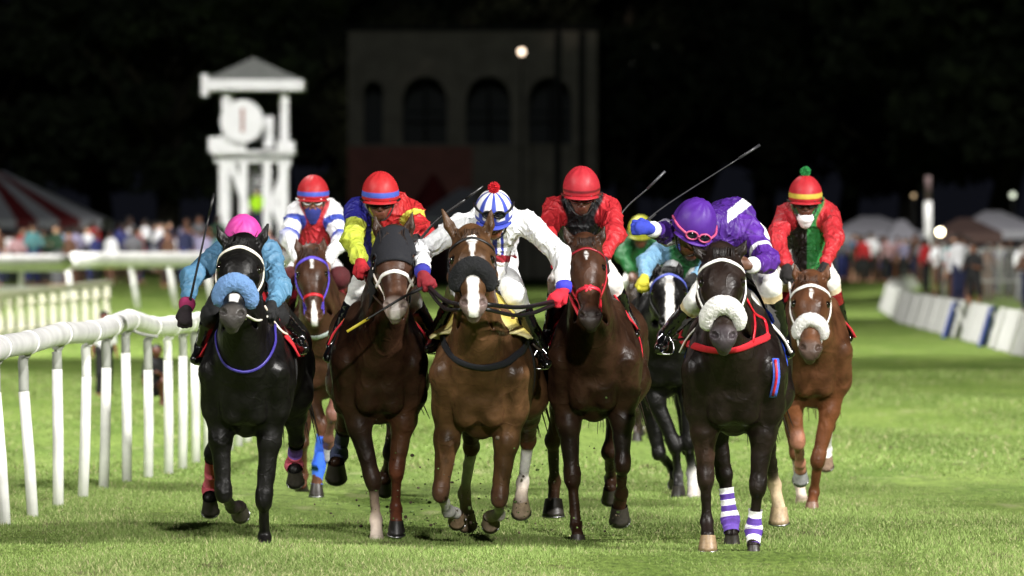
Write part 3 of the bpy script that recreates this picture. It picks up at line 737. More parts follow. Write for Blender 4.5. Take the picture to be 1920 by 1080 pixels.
def reins(hs, jk, col, wid=.008, hands=(0, 1), double=False, offs=.0):
    for i in hands:
        e = (-1, 1)[i]; a = head_pt(hs, .505, e*88, .012); b = jk['hold'][i]; mid = (a+b)/2+np.array([0, 0, -.03])
        MB().tube(catmull([a, mid, b], 6), wid, 8, True, lin(col)).build('rein', LEATHER, hs['root'], usecol=True)
        if double: MB().tube(catmull([a+np.array([0, 0, -.03]), mid+np.array([0, 0, -.05]), b+np.array([0, 0, -.02])], 6), wid*.9, 8, True, lin(col)).build('rein', LEATHER, hs['root'], usecol=True)
def stirrups(hs, jk):
    for i in (0, 1):
        f = jk['FT'][i]; t = trunk_pt(hs, .55, (-1, 1)[i]*60, .03); e = (-1, 1)[i]
        m = MB().tube(catmull([f+np.array([-.045, -.02, -.035]), f+np.array([.045, -.02, -.035]), f+np.array([.05, -.01, .03]), f+np.array([.0, .0, .09]), f+np.array([-.05, -.01, .03]), f+np.array([-.045, -.02, -.035])], 4), .006, 6)
        st = m.build('stirrup', STEEL, hs['root'])
        MB().tube([f+np.array([0, 0, .09]), (f+t)/2+np.array([e*.02, 0, .02]), t], .009, 6, True, (.03, .02, .012), smooth=4, ).build('stirrup_leather', LEATHER, hs['root'], usecol=True)
def whip(name, label, pts, r0=.009, r1=.004, col='#0c0c0d', flap=None, knob=None):
    pts = [np.asarray(p, float) for p in pts]; c = (pts[0]+pts[-1])/2
    o = empty(name, tuple(pts[0]), label, 'whip', 'whips in the jockeys hands')
    n = 12; q = catmull(pts, 6); rr = [r0+(r1-r0)*i/(len(q)-1) for i in range(len(q))]
    MB().tube(q, rr, 8, True, lin(col)).build('shaft', WHIPM, o, usecol=True)
    g = pts[0]+(pts[1]-pts[0])*0; d = nrm(pts[1]-pts[0]); MB().tube([g-d*.04, g, g+d*.14], [r0*1.5, r0*1.35, r0*1.25], 8, True, (.01, .01, .01)).build('grip', MATTE, o, usecol=True)
    d = nrm(pts[-1]-pts[-2]); MB().tube([pts[-1]-d*.02, pts[-1]+d*.14], .01, 8, True, lin(flap or col), flat=(.009, .005), nrms=[np.array([0, -1., 0])]*2).build('flap', WHIPM, o, usecol=True)
    if knob: MB().ball(pts[0]-d*.03, .018, c=lin(knob)).build('knob', WHIPM, o, usecol=True)
    return o
# ------------------------------------------------------------------ the field
BAY = (0.055, 0.022, 0.010); DBAY = (0.028, 0.0125, 0.0065); CHE = (0.074, 0.036, 0.0155); BLK = (0.0045, 0.004, 0.0038); BRN = (0.010, 0.0060, 0.0048); SOCK = (0.72, 0.66, 0.56); WH = (0.75, 0.73, 0.70)
LBAY = (0.052, 0.023, 0.0125)
PT = (0.012, 0.009, 0.008)

# A: black horse on the rail, pink cap
A = make_horse('racehorse', 'black racehorse nearest the white rail with a pale blue sheepskin noseband', 48.9, 456, BLK, (455, 452), (434, 604),
    [dict(k=(419, 926), f=(436, 952), h=(448, 950), s=(-1, 1, 1), p=70, c4=PT), dict(k=(494, 938), f=(496, 1008), h=(496, 1022), s=(-1, 1, -1), p=5)],
    [dict(k=(398, 850), f=(396, 918), h=(394, 936), s=(1, 1, -1), p=42, wrap=(['#b04a55', '#c25a66', '#b04a55'], (.15, 1.25))),
     dict(k=(556, 822), f=(551, 872), h=(553, 882), s=(1, 1, -1), p=45, wrap=(['#5b3c86', '#b0485a', '#c4586b'], (.2, 1.3)))],
    yaw=.075, wd=.88, hw=1.28, ears=[(407, 424), (503, 420)], sternum=.68, blaze=[(.435, 0, .034, .50, 0, .030, WH)], nosecol=(.05, .045, .042))
bridle(A, '#e8e2d2', flee='#749bd0', fleer=.044, nosea=.375, brow='#efe9dc', browr=.013)
breast(A, 'neck_strap', [(404, 628), (409, 660), (424, 686), (455, 698), (485, 690), (506, 668), (517, 640), (516, 612)], .011, '#3f3690')
breast(A, 'martingale', [(497, 575), (512, 600), (530, 622), (545, 628)], .010, '#e8d8c8', tail=False, groups=('trunk', 'neck', 'leg'))
saddle(A, '#b81820', '#151515', trim='#c8202c', flare=.05, l0=.36)

# B: second row, red and white jockey
Bh = make_horse('racehorse', 'bay racehorse with a white star and red noseband behind the black rail horse', 59.0, 604, LBAY, (583, 468), (590, 606),
    [dict(k=(605, 800), f=(598, 870), h=(594, 908), s=(-1, 1, -1), p=5, wrap=(['#2f5fd0', '#2d63dd', '#3b70e6'], (.15, 1.6)), c2=(.10, .04, .02)), dict(k=(624, 776), f=(616, 822), h=(617, 838), s=(-1, 1, 1), p=45, hc=(.4, .4, .4), c2=(.16, .075, .055), cf=(.14, .06, .045))],
    [dict(k=(566, 830), f=(568, 890), h=(566, 908), s=(1, 1, -1), p=60, c3=(.12, .05, .03)), dict(k=(640, 800), f=(632, 850), h=(630, 862), s=(1, 1, -1), p=45)],
    yaw=.03, wd=.9, hw=1.08, ears=[(555, 446), (607, 446)], sternum=.72, blaze=[(.10, 0, .012, .20, 0, .016, WH), (.44, 0, .012, .66, 0, .03, WH)], h=.011, group='racehorses galloping down the straight')
bridle(Bh, '#5a47c4', nose='#c41f2c', nosea=.40, brow='#5b49c9', browr=.013)
breast(Bh, 'breastplate', [(560, 622), (590, 634), (620, 622)], .02, '#98a4a0')
saddle(Bh, '#7a1420', '#302020')

# C: bay with navy hood
Cx = make_horse('racehorse', 'dark bay racehorse wearing a navy hood with its ears poking out and a white noseband', 50.2, 712, DBAY, (738, 436), (741, 590),
    [dict(cf=(.016, .009, .007), k=(699, 900), f=(705, 975), h=(706, 1004), s=(-1, 1, -1), p=8, c3=(.30, .22, .17), c4=(.5, .42, .35), hc=(.45, .38, .30)),
     dict(k=(743, 880), f=(742, 955), h=(743, 976), s=(-1, 1, -1), p=20, c1=BAY, c2=(.10, .03, .015), hc=(.02, .018, .017))],
    [dict(k=(646, 800), f=(636, 852), h=(631, 868), s=(1, 1, -1), p=42, hs=1.25, wrap=(['#30364c', '#3a4260', '#39405c'], (.15, 1.3))), dict(k=(733, 850), f=(724, 890), h=(722, 900), s=(1, 1, -1), p=60)],
    yaw=-.03, wd=.96, ears=[(703, 405), (773, 398)], sternum=.73, face=LBAY, nosecol=(.30, .24, .21), blaze=[(.55, 0, .022, .66, 0, .04, (.55, .5, .48))])
bridle(Cx, '#e6ddd0', nose='#f1eee8', nosea=.33, brow='#14151f')
def hood(hs, col, a0, a1, off=.007):
    V = []; na, nt_ = 16, 41; c = lin(col)
    for i in range(na):
        a = a0+(a1-a0)*i/(na-1)
        for j in range(nt_):
            th = -165+330*j/(nt_-1)
            V.append(head_pt(hs, a, th, off, ('head', 'neck')))
    F = []
    for i in range(na-1):
        for j in range(nt_-1):
            a = a0+(a1-a0)*(i+.5)/(na-1); th = abs(-165+330*(j+.5)/(nt_-1))
            if .165 < a < .26 and 48 < th < 100: continue
            F.append((i*nt_+j, (i+1)*nt_+j, (i+1)*nt_+j+1, i*nt_+j+1))
    o = mesh_obj('hood', V, F, MATTE, hs['root'], np.tile(c, (len(V), 1))); md = o.modifiers.new('thickness', 'SOLIDIFY'); md.thickness = .006; md.offset = 1
    for e in (-1, 1):
        pts = [head_pt(hs, .21+.055*math.cos(t), e*(72+26*math.sin(t)), off+.004) for t in np.linspace(0, 6.28, 15)]
        MB().tube(pts, .007, 6, True, c).build('hood_trim', MATTE, o, usecol=True)
hood(Cx, '#0c0e16', -.02, .262)
saddle(Cx, '#c8b84a', '#15181a', trim='#c02030', flare=.04)

# D: chestnut in the centre
D = make_horse('racehorse', 'chestnut racehorse in the centre with a white blaze and a black sheepskin noseband', 49.4, 897, CHE, (884, 436), (888, 584),
    [dict(k=(826, 926), f=(840, 958), h=(854, 962), s=(-1, 1, 1), p=70, c2=(.10, .035, .014), c3=WH, c4=WH, hc=(.35, .24, .15)),
     dict(k=(936, 935), f=(936, 965), h=(920, 968), s=(-1, 1, 1), p=70, c2=(.10, .035, .014), c3=WH, c4=(.6, .52, .42), hc=(.35, .26, .18))],
    [dict(k=(884, 838), f=(871, 925), h=(875, 958), s=(1, 1, -1), p=42, hs=1.12, dx=.02, c2=(.12, .05, .022), c3=WH, c4=(.55, .42, .3), hc=(.38, .28, .18), lk=.5),
     dict(k=(990, 826), f=(980, 905), h=(977, 935), s=(1, 1, -1), p=42, hs=1.12, c2=(.09, .03, .014), c3=WH, c4=(.6, .5, .4), hc=(.40, .30, .20), lk=.5)],
    yaw=.085, wd=.98, hw=1.3, ears=[(829, 392), (921, 392)], sternum=.66, blaze=[(.06, 0, .030, .13, 0, .034, WH), (.125, 0, .030, .24, 0, .012, WH), (.23, 0, .012, .42, 0, .012, WH), (.36, 0, .038, .66, 0, .035, WH)], nosecol=(.14, .10, .09))
bridle(D, '#141416', flee='#17181b', fleer=.044, nosea=.33)
breast(D, 'breast_collar', [(828, 628), (838, 655), (860, 678), (903, 690), (945, 682), (968, 666), (982, 655)], .024, '#14151c', mat=MATTE, th=.008)
saddle(D, '#b3a348', '#12100f', trim='#d8cf98', flare=.17, l0=.06, a0=-56, a1=56)

# E: bay with diamond star, red bridle
E = make_horse('racehorse', 'dark bay racehorse with a small white diamond star and red bridle, right of the chestnut', 50.4, 1112, DBAY, (1096, 450), (1108, 608),
    [dict(cf=(.016, .009, .007), k=(1073, 895), f=(1080, 985), h=(1083, 1004), s=(-1, 1, -1), p=8), dict(cf=(.012, .008, .007), k=(1167, 872), f=(1165, 924), h=(1162, 948), s=(-1, 1, 1), p=42, hs=1.2)],
    [dict(k=(1036, 826), f=(1040, 902), h=(1038, 936), s=(1, 1, -1), p=5, hs=1.3, c1=BAY), dict(k=(1144, 848), f=(1146, 898), h=(1144, 915), s=(1, 1, -1), p=45)],
    yaw=.045, wd=.94, hw=1.12, ears=[(1058, 424), (1133, 426)], sternum=.74, face=(.052, .021, .0105), blaze=[(.115, 0, .002, .15, 0, .022, WH), (.15, 0, .022, .195, 0, .002, WH)], nosecol=(.03, .022, .02))
bridle(E, '#a61626', nose='#d12238', nosea=.375, brow='#8e1424', browr=.008)
strap(E, 'grackle_strap', [head_pt(E, .30, -85, .004), head_pt(E, .375, 0, .008), head_pt(E, .47, 80, .004)], .010, .005, lin('#cf2338'))
strap(E, 'grackle_strap', [head_pt(E, .30, 85, .004), head_pt(E, .375, 0, .008), head_pt(E, .47, -80, .004)], .010, .005, lin('#cf2338'))
saddle(E, '#c4202e', '#c82034', flare=.04, l0=.40, a0=-58, a1=58)

# F: black horse, purple jockey
Fh = make_horse('racehorse', 'tall near black racehorse with a white sheepskin noseband and red breast collar', 48.4, 1376, BRN, (1352, 470), (1357, 648),
    [dict(k=(1323, 896), f=(1325, 978), h=(1327, 1004), s=(-1, 1, -1), p=10, hs=1.05, cf=(.035, .018, .012), hc=(.30, .20, .11)),
     dict(k=(1421, 912), f=(1413, 992), h=(1413, 1022), s=(-1, 1, -1), p=8, hs=.8, wrap=(['#f0eef2', '#5a3b9a', '#f0eef2', '#5a3b9a', '#f0eef2', '#5c3c9c', '#6a4cae'], (.55, 1.7)))],
    [dict(k=(1358, 890), f=(1369, 972), h=(1372, 1002), s=(1, 0, -1), p=20, wrap=(['#f0eef2', '#5a3b9a', '#f0eef2', '#5a3b9a', '#f0eef2', '#5a3b9a', '#5c3c9c', '#6a4cae'], (.30, 1.35))),
     dict(k=(1440, 838), f=(1452, 908), h=(1460, 950), s=(1, 1, -1), p=15, hs=1.15, c4=(.6, .46, .3), hc=(.45, .33, .2))],
    yaw=.05, wd=1.0, ears=[(1300, 462), (1400, 450)], sternum=.70, headL=.66, hw=1.3, face=(.014, .008, .006), nosecol=(.05, .04, .045))
bridle(Fh, '#efede9', flee='#f3f1ee', fleer=.045, nosea=.40, brow='#f4f2ef', browr=.012)
breast(Fh, 'breast_collar', [(1276, 636), (1300, 648), (1344, 658), (1385, 655), (1420, 640), (1440, 630)], .024, '#c01828', mat=MATTE, th=.008)
breast(Fh, 'martingale', [(1412, 642), (1416, 612), (1414, 590)], .013, '#c81a2c', tail=False)
breast(Fh, 'martingale', [(1440, 630), (1434, 600), (1416, 588), (1400, 560)], .013, '#c81a2c', tail=False)
saddle(Fh, '#e9e6df', '#2a4cc8', flare=.05, l0=.40)
breast(Fh, 'surcingle', [(1454, 672), (1456, 708), (1449, 745)], .026, '#4a66d8', tail=False); breast(Fh, 'surcingle_stripe', [(1454, 674), (1456, 708), (1449, 742)], .009, '#c22130', tail=False, off=.016)

# G: chestnut on the far right
G = make_horse('racehorse', 'light chestnut racehorse with a white star on the outer right of the field', 55.6, 1526, (.085, .034, .015), (1521, 520), (1519, 668),
    [dict(k=(1496, 828), f=(1500, 868), h=(1501, 882), s=(-1, 1, 1), p=60, hc=(.35, .35, .36), c1=(.14, .05, .02), c2=(.30, .14, .09)), dict(k=(1534, 862), f=(1526, 922), h=(1523, 943), s=(-1, 1, -1), p=5, c1=(.115, .041, .016), c2=(.10, .036, .015), hc=(.2, .11, .07))],
    [dict(k=(1494, 850), f=(1498, 905), h=(1503, 930), s=(1, 1, -1), p=30, c3=(.6, .5, .42), hc=(.5, .4, .3), lk=.5), dict(k=(1552, 800), f=(1550, 842), h=(1549, 854), s=(1, 1, -1), p=42, c3=WH, hc=(.3, .2, .15))],
    yaw=.01, wd=.86, hw=1.25, ears=[(1490, 496), (1553, 496)], sternum=.72, blaze=[(.12, 0, .004, .15, 0, .022, WH), (.15, 0, .022, .22, 0, .003, WH)], h=.010, nosecol=(.07, .045, .035))
bridle(G, '#eceae6', flee='#f3f1ee', fleer=.036, nosea=.375, brow='#f2f0ec', browr=.013)
saddle(G, '#3c8a48', '#e0e0d8', trim='#c02030', flare=.06)

# H: black horse with a wide blaze between E and F
Hh_ = make_horse('racehorse', 'black racehorse with a broad white blaze tucked behind the purple jockey', 58.6, 1248, BLK, (1254, 510), (1255, 616),
    [dict(k=(1266, 836), f=(1271, 890), h=(1272, 910), s=(-1, 1, -1), p=20), dict(k=(1292, 830), f=(1297, 886), h=(1300, 912), s=(-1, 1, -1), p=10, c4=WH, hc=(.6, .55, .5))],
    [dict(k=(1236, 850), f=(1262, 880), h=(1266, 892), s=(1, 1, -1), p=60), dict(k=(1290, 840), f=(1300, 880), h=(1303, 890), s=(1, 1, -1), p=60)],
    yaw=.0, wd=.88, ears=[(1234, 492), (1272, 492)], sternum=.74, blaze=[(.10, 0, .03, .66, .01, .04, WH)], h=.012)
bridle(Hh_, '#202020', brow='#5560b8', browr=.014)
saddle(Hh_, '#d8d8d8', '#303030')

# I: far behind
I = make_horse('racehorse', 'dark brown racehorse with a tan noseband trailing far behind the field', 76, 1212, (.03, .02, .014), (1204, 548), (1206, 622),
    [dict(k=(1192, 762), f=(1194, 800), h=(1194, 812), s=(-1, 1, -1), p=15), dict(k=(1222, 758), f=(1220, 782), h=(1218, 792), s=(-1, 1, 1), p=60, c3=(.5, .42, .32), hc=(.4, .33, .25))],
    [dict(k=(1192, 740), f=(1196, 780), h=(1198, 796), s=(1, 1, -1), p=30), dict(k=(1228, 742), f=(1226, 780), h=(1224, 800), s=(1, 1, -1), p=30)],
    yaw=.0, wd=.88, sternum=.74, h=.015)
bridle(I, '#201c18', nose='#a08c68')
saddle(I, '#d8d8d8', '#303030')

# ------------------------------------------------------------------ the riders
def bands(base, spots, col):
    b = np.array(lin(base)); c = np.array(lin(col))
    def f(h, V):
        o = np.tile(b, (len(h), 1))
        for a0, a1 in spots: o[(h > a0) & (h < a1)] = c
        return o
    return f
def zone(tests, base):
    """cloth sewn from pieces: tests = [(function of position, colour)]"""
    def f(h, V):
        o = np.tile(np.array(lin(base)), (len(V), 1))
        for t, c in tests: o[t(V)] = np.array(lin(c))
        return o
    return f
pxx = lambda px, Y: (px-960)*Y/FP
JA = make_jockey('person', 'jockey in pale blue silks and bright pink cap on the black horse', 48.9, (456, 434), [(412, 478), (506, 478)], [(358, 520), (524, 540)], [(350, 575), (508, 572)], (458, 505), [(398, 590), (516, 590)], [(378, 672), (560, 652)],
    dict(torso='#4a7ea2', arm=['#5589ae', '#5c92b8'], fore=['#4c80a2', '#6098be']), lambda a, v: '#e83fae' if v < .9 else '#c02a88', pitch=34, breech='#0d0d0f', glove=['#1a0f16', '#121214'], cuff=['#8c1f52', None], hdir=[np.array([-.1, -.4, -1]), None])
JB = make_jockey('person', 'jockey in a red vest with blue-banded white sleeves and a blue face mask', 59.0, (587, 354), [(556, 398), (624, 398)], [(541, 448), (640, 452)], [(560, 486), (612, 490)], (590, 478), [(546, 520), (636, 520)], [(540, 606), (634, 606)],
    dict(torso='#c8202c', arm=[bands('#e8e8ec', [(.30, .50), (.82, 1.1)], '#3d55c8')]*2, fore=['#ececf0', '#ececf0']), lambda a, v: '#c41c26' if v < .80 or v > .9 else '#4b62d8', pitch=6, skin=BROWN, breech='#e8e8ea', knee='#4a1218', boottop='#56121c', bootc='#2a0c10', mask='#27307a', kneefull=True, goggles='#f0f0f0', cuff=['#e8e8ec', '#e8e8ec'], detail=True, hd=.38)
tC = zone([(lambda V: V[:, 0] < pxx(688, 50.6), '#2a2470'), (lambda V: (V[:, 0] < pxx(697, 50.6)) & (V[:, 2] > 2.04), '#c8cc38'), (lambda V: (np.abs(V[:, 0]-pxx(700, 50.6)) < .012+.05*(2.1-V[:, 2])*0), '#c8cc38'), (lambda V: V[:, 0] > pxx(704, 50.6), '#c41f22')], '#2a2470')
JC = make_jockey('person', 'jockey in quartered navy, yellow and red silks above the navy hooded horse', 50.2, (713, 352), [(672, 392), (772, 398)], [(660, 450), (794, 440)], [(676, 492), (780, 448)], (716, 480), [(674, 545), (768, 560)], [(626, 668), (808, 640)],
    dict(torso=tC, arm=[bands('#2c2a9a', [(.55, 1.2)], '#c9d63c'), bands('#cf2126', [(.28, .52)], '#e6e24c')], fore=['#c4d238', '#c81f24']), lambda a, v: '#c81c22' if v < .80 or v > .90 else '#4a64d0', pitch=10, skin=DARK, breech='#e6e8e4', glove=['#a01420', '#141414'], boottop='#0d0d10', hd=.30)
def capD(a, v):
    if v > .88: return '#3d50c8'
    k = int((math.degrees(a)+360+11) // 22.5) % 2
    return '#3a50c6' if k == 0 else '#f0f0f2'
tD = zone([(lambda V: (V[:, 2] < 1.79) & (V[:, 2] > 1.745), '#a82030'), (lambda V: (np.abs(V[:, 0]-pxx(934, 50.2)) < .035) & (V[:, 2] >= 1.79) & (V[:, 2] < 1.93), '#2c3bb0'), (lambda V: (np.abs(V[:, 0]-pxx(936, 50.2)) < .012) & (V[:, 2] >= 1.79) & (V[:, 2] < 1.93), '#f0f0f2')], '#eceef0')
JD = make_jockey('person', 'jockey in white silks with a striped blue cap and red bobble, arms spread', 49.4, (926, 386), [(866, 424), (988, 418)], [(792, 470), (1050, 478)], [(792, 512), (1058, 542)], (925, 480), [(858, 548), (966, 552)], [(816, 652), (1014, 680)],
    dict(torso=tD, arm=['#e9ebee', '#eef0f2'], fore=['#eceef0', '#f0f2f4']), capD, pitch=30, skin=BROWN, pom='#d01c2c', glove=['#7a1420', '#c81e34'], cuff=['#2c2c90', '#3c3cc4'], gstyle='brow', goggles='#101014', breech='#e6e8ea', hd=.10, sd=.42, hdir=[np.array([.35, -.5, -.5]), np.array([-.5, -.4, -.5])])
tE = zone([(lambda V: np.abs(V[:, 0]-pxx(1090, 50.9)) < .17, '#15171a')], '#c01a26')
JE = make_jockey('person', 'jockey in a black vest with scarlet sleeves and a plain red cap', 50.4, (1090, 342), [(1040, 392), (1142, 392)], [(1022, 446), (1152, 440)], [(1046, 482), (1130, 488)], (1092, 470), [(1048, 530), (1146, 528)], [(1032, 640), (1178, 626)],
    dict(torso=tE, arm=['#cc1f2a', '#d0222e'], fore=['#c81e28', '#d2232e']), lambda a, v: '#c22030' if v < .86 or v > .91 else '#7a1822', pitch=12, skin=lin('#4a2d20'), goggles='#5a2020', glove=['#d02036', '#1a1414'], hd=.24)
def wp(V, x, z): return (V[:, 0]-x), (V[:, 2]-z)
def tF_(V):
    a = (V[:, 0]-pxx(1392, 49))*math.cos(.62)+(V[:, 2]-P(1392, 392, 49)[2])*math.sin(.62)*1
    return None
stripeF = lambda V: (np.abs((V[:, 0]-pxx(1388, 49))*-.58+(V[:, 2]-P(1388, 388, 49)[2])*.81) < .030) & (V[:, 0] > pxx(1362, 49)) & (V[:, 0] < pxx(1408, 49))
tF = zone([(stripeF, '#dcdce2')], '#4c1c8c')
JF = make_jockey('person', 'jockey in purple satin silks crouched low with one arm stretched sideways', 48.4, (1306, 408), [(1278, 430), (1400, 428)], [(1248, 436), (1438, 490)], [(1222, 430), (1408, 498)], (1396, 452), [(1304, 568), (1444, 536)], [(1246, 652), (1468, 660)],
    dict(torso=tF, arm=[bands('#491f88', [(-.1, .30)], '#43208f'), bands('#6229a8', [(.62, .72)], '#e4e4ea')], fore=[bands('#461f84', [(-.5, .16)], '#e2e2e8'), '#5c249c']), lambda a, v: '#561f9c', pitch=30, roll=-.26, hyaw=.14, hr=1.14, skin=DARK, breech='#ecebe8', knee='#cdb88c', glove=['#2b3aa8', None], cuff=['#dadade', '#eeeef2'], goggles='#c0507a', gstyle='rim', hd=.02, sd=.42, hipd=.95, hdir=[np.array([-.8, -.5, .1]), np.array([-.8, -.5, .1])])
tG = zone([(lambda V: (V[:, 0] > pxx(1512, 56.2)) & (V[:, 0] < pxx(1548, 56.2)), '#2f8c44'), (lambda V: (V[:, 0] < pxx(1512, 56.2)) & (V[:, 2] < 2.07), '#1c1210'), (lambda V: (V[:, 0] < pxx(1496, 56.2)) & (V[:, 2] >= 2.07), '#2b7a3a')], '#c8202c')
JG = make_jockey('person', 'jockey in red and green silks with a green bobble and white chin mask', 55.6, (1510, 356), [(1474, 402), (1552, 400)], [(1456, 448), (1566, 446)], [(1474, 500), (1546, 500)], (1512, 476), [(1470, 520), (1556, 526)], [(1462, 620), (1580, 632)],
    dict(torso=tG, arm=['#cf2230', '#d0232f'], fore=['#cf2230', '#d3242f']), lambda a, v: '#c41e2c' if v < .80 or v > .9 else '#e0c440', pitch=9, skin=lin('#4e3022'), pom='#2f9a50', mask='#e6e6ea', mdy=-.042, goggles='#141414', breech='#eae8e2', knee='#d8c8a8', boottop='#7a1420', glove=['#181414', '#181414'], hd=.34)
JH = make_jockey('person', 'jockey in light blue silks with a yellow glove, mostly hidden behind the purple jockey', 58.6, (1296, 436), [(1240, 470), (1312, 474)], [(1212, 492), (1330, 500)], [(1208, 522), (1300, 520)], (1275, 500), [(1260, 506), (1310, 520)], [(1228, 600), (1310, 600)],
    dict(torso='#1f6a34', arm=['#7fb4da', '#1f6a34'], fore=['#86bce2', '#86bce2']), '#3a3f9a', pitch=30, breech='#dedee0', glove=['#d2c83a', '#141414'], detail=False)
JI = make_jockey('person', 'jockey in green silks and a yellow cap far behind the field', 76, (1201, 424), [(1176, 452), (1228, 452)], [(1168, 480), (1240, 480)], [(1184, 512), (1222, 512)], (1204, 500), [(1178, 530), (1228, 530)], [(1176, 585), (1230, 585)],
    dict(torso='#1c6a38', arm=['#185a2e', '#1e6434'], fore=['#237038', '#2a7c40']), '#b0b02c', pitch=20, breech='#dcdcd8', detail=False)

reins(A, JA, '#e9e4d8', .008, (1,)); stirrups(A, JA)
reins(Bh, JB, '#5a48c0', .010); stirrups(Bh, JB); reins(Cx, JC, '#3a2a22', .007); stirrups(Cx, JC)
reins(D, JD, '#0c0c0e', .014, (0, 1), True); stirrups(D, JD); reins(E, JE, '#b81c2c', .011); stirrups(E, JE)
reins(Fh, JF, '#ece9e2', .008, (1,)); stirrups(Fh, JF); reins(G, JG, '#e8e6e0', .009); stirrups(G, JG); stirrups(Hh_, JH); stirrups(I, JI)

hA = JA['hold'][0]
whip('riding_whip', 'thin black whip held upright by the jockey in pale blue silks', [hA, P(366, 520, hA[1]-.05), P(392, 404, hA[1]-.05)], .009, .006)
hD = JD['hold'][0]
whip('riding_whip', 'black whip with a yellow tip held low by the jockey in white silks', [hD, P(760, 555, hD[1]-.12), P(728, 574, hD[1]-.16), P(686, 600, hD[1]-.20)], .008, .007, flap='#c9b83a')
MBt = None
hC_ = JC['hold'][1]
whip('riding_whip', 'black whip pointing up to the right from the jockey in navy, yellow and red silks', [hC_, P(820, 413, hC_[1]-.02), P(872, 374, hC_[1]-.02)], .007, .013)
hE = P(1160, 408, 50.9)
whip('riding_whip', 'grey whip pointing up behind the right shoulder of the jockey in the black vest', [JE['hold'][1], hE, P(1218, 350, 50.9)], .006, .005, col='#3a3b40')
hF = JF['hold'][0]
whip('riding_whip', 'long thin whip swung up behind by the purple jockey', [hF, P(1250, 384, hF[1]+.05), P(1390, 294, hF[1]+.2)], .007, .004, col='#202024', flap='#2a2a2e', knob='#15151a')
# ------------------------------------------------------------------ turf
def turf_mat():
    m = bpy.data.materials.new('turf'); m.use_nodes = True; t = m.node_tree; N = t.nodes; L = t.links; b = N['Principled BSDF']
    b.inputs['Roughness'].default_value = .9; b.inputs['Specular IOR Level'].default_value = .15
    g = N.new('ShaderNodeNewGeometry'); mp = N.new('ShaderNodeMapping'); mp.inputs['Scale'].default_value = (1, .22, 1); L.new(g.outputs['Position'], mp.inputs[0])
    def noise(sc, d=5):
        n = N.new('ShaderNodeTexNoise'); n.inputs['Scale'].default_value = sc; n.inputs['Detail'].default_value = d; L.new(mp.outputs[0], n.inputs['Vector']); return n
    r1 = N.new('ShaderNodeValToRGB'); r1.color_ramp.elements[0].position = .32; r1.color_ramp.elements[1].position = .68
    r1.color_ramp.elements[0].color = (.11, .19, .035, 1); r1.color_ramp.elements[1].color = (.20, .29, .07, 1); L.new(noise(.9).outputs[0], r1.inputs[0])
    r2 = N.new('ShaderNodeValToRGB'); r2.color_ramp.elements[0].position = .30; r2.color_ramp.elements[1].position = .75
    r2.color_ramp.elements[0].color = (.55, .55, .5, 1); r2.color_ramp.elements[1].color = (1.25, 1.2, 1.1, 1); L.new(noise(16, 8).outputs[0], r2.inputs[0])
    mx = N.new('ShaderNodeMix'); mx.data_type = 'RGBA'; mx.blend_type = 'MULTIPLY'; mx.inputs[0].default_value = 1
    L.new(r1.outputs[0], mx.inputs[6]); L.new(r2.outputs[0], mx.inputs[7])
    r3 = N.new('ShaderNodeValToRGB'); r3.color_ramp.elements[0].position = .60; r3.color_ramp.elements[1].position = .72; r3.color_ramp.elements[0].color = (0, 0, 0, 1); r3.color_ramp.elements[1].color = (1, 1, 1, 1)
    n3 = noise(2.2, 3); L.new(n3.outputs[0], r3.inputs[0])
    mx2 = N.new('ShaderNodeMix'); mx2.data_type = 'RGBA'; L.new(r3.outputs[0], mx2.inputs[0]); L.new(mx.outputs[2], mx2.inputs[6]); mx2.inputs[7].default_value = (.24, .27, .11, 1)
    L.new(mx2.outputs[2], b.inputs['Base Color'])
    bp = N.new('ShaderNodeBump'); bp.inputs['Strength'].default_value = .7; bp.inputs['Distance'].default_value = .05; L.new(noise(30, 8).outputs[0], bp.inputs['Height']); L.new(bp.outputs[0], b.inputs['Normal'])
    return m
TURF = turf_mat()
ys = list(np.arange(35, 130, 1.5))+list(np.arange(130, 320, 6))+[340, 400, 600, 900, 1600]; xs = list(np.arange(-400, -60, 40))+list(np.arange(-60, 61, 2.5))+list(np.arange(100, 401, 40))
V = []
for y in ys:
    for x in xs:
        z = 0.0
        if x < -5 and y > 200: z += min((y-200)/55, 1)*.62*min((-5-x)/6, 1)
        if x > 14 and y > 150: z += min((y-150)/80, 1)*.3
        z += (.018*math.sin(x*1.3+y*.21)+.014*math.sin(x*.6-y*.35)) if y < 130 and abs(x) < 60 else 0
        V.append((x, y, z-.012))
nx = len(xs); F = np.array([(j*nx+i, j*nx+i+1, (j+1)*nx+i+1, (j+1)*nx+i) for j in range(len(ys)-1) for i in range(nx-1)])
tag(mesh_obj('ground', V, F, TURF), 'green race course turf reaching to the far trees', kind='structure')
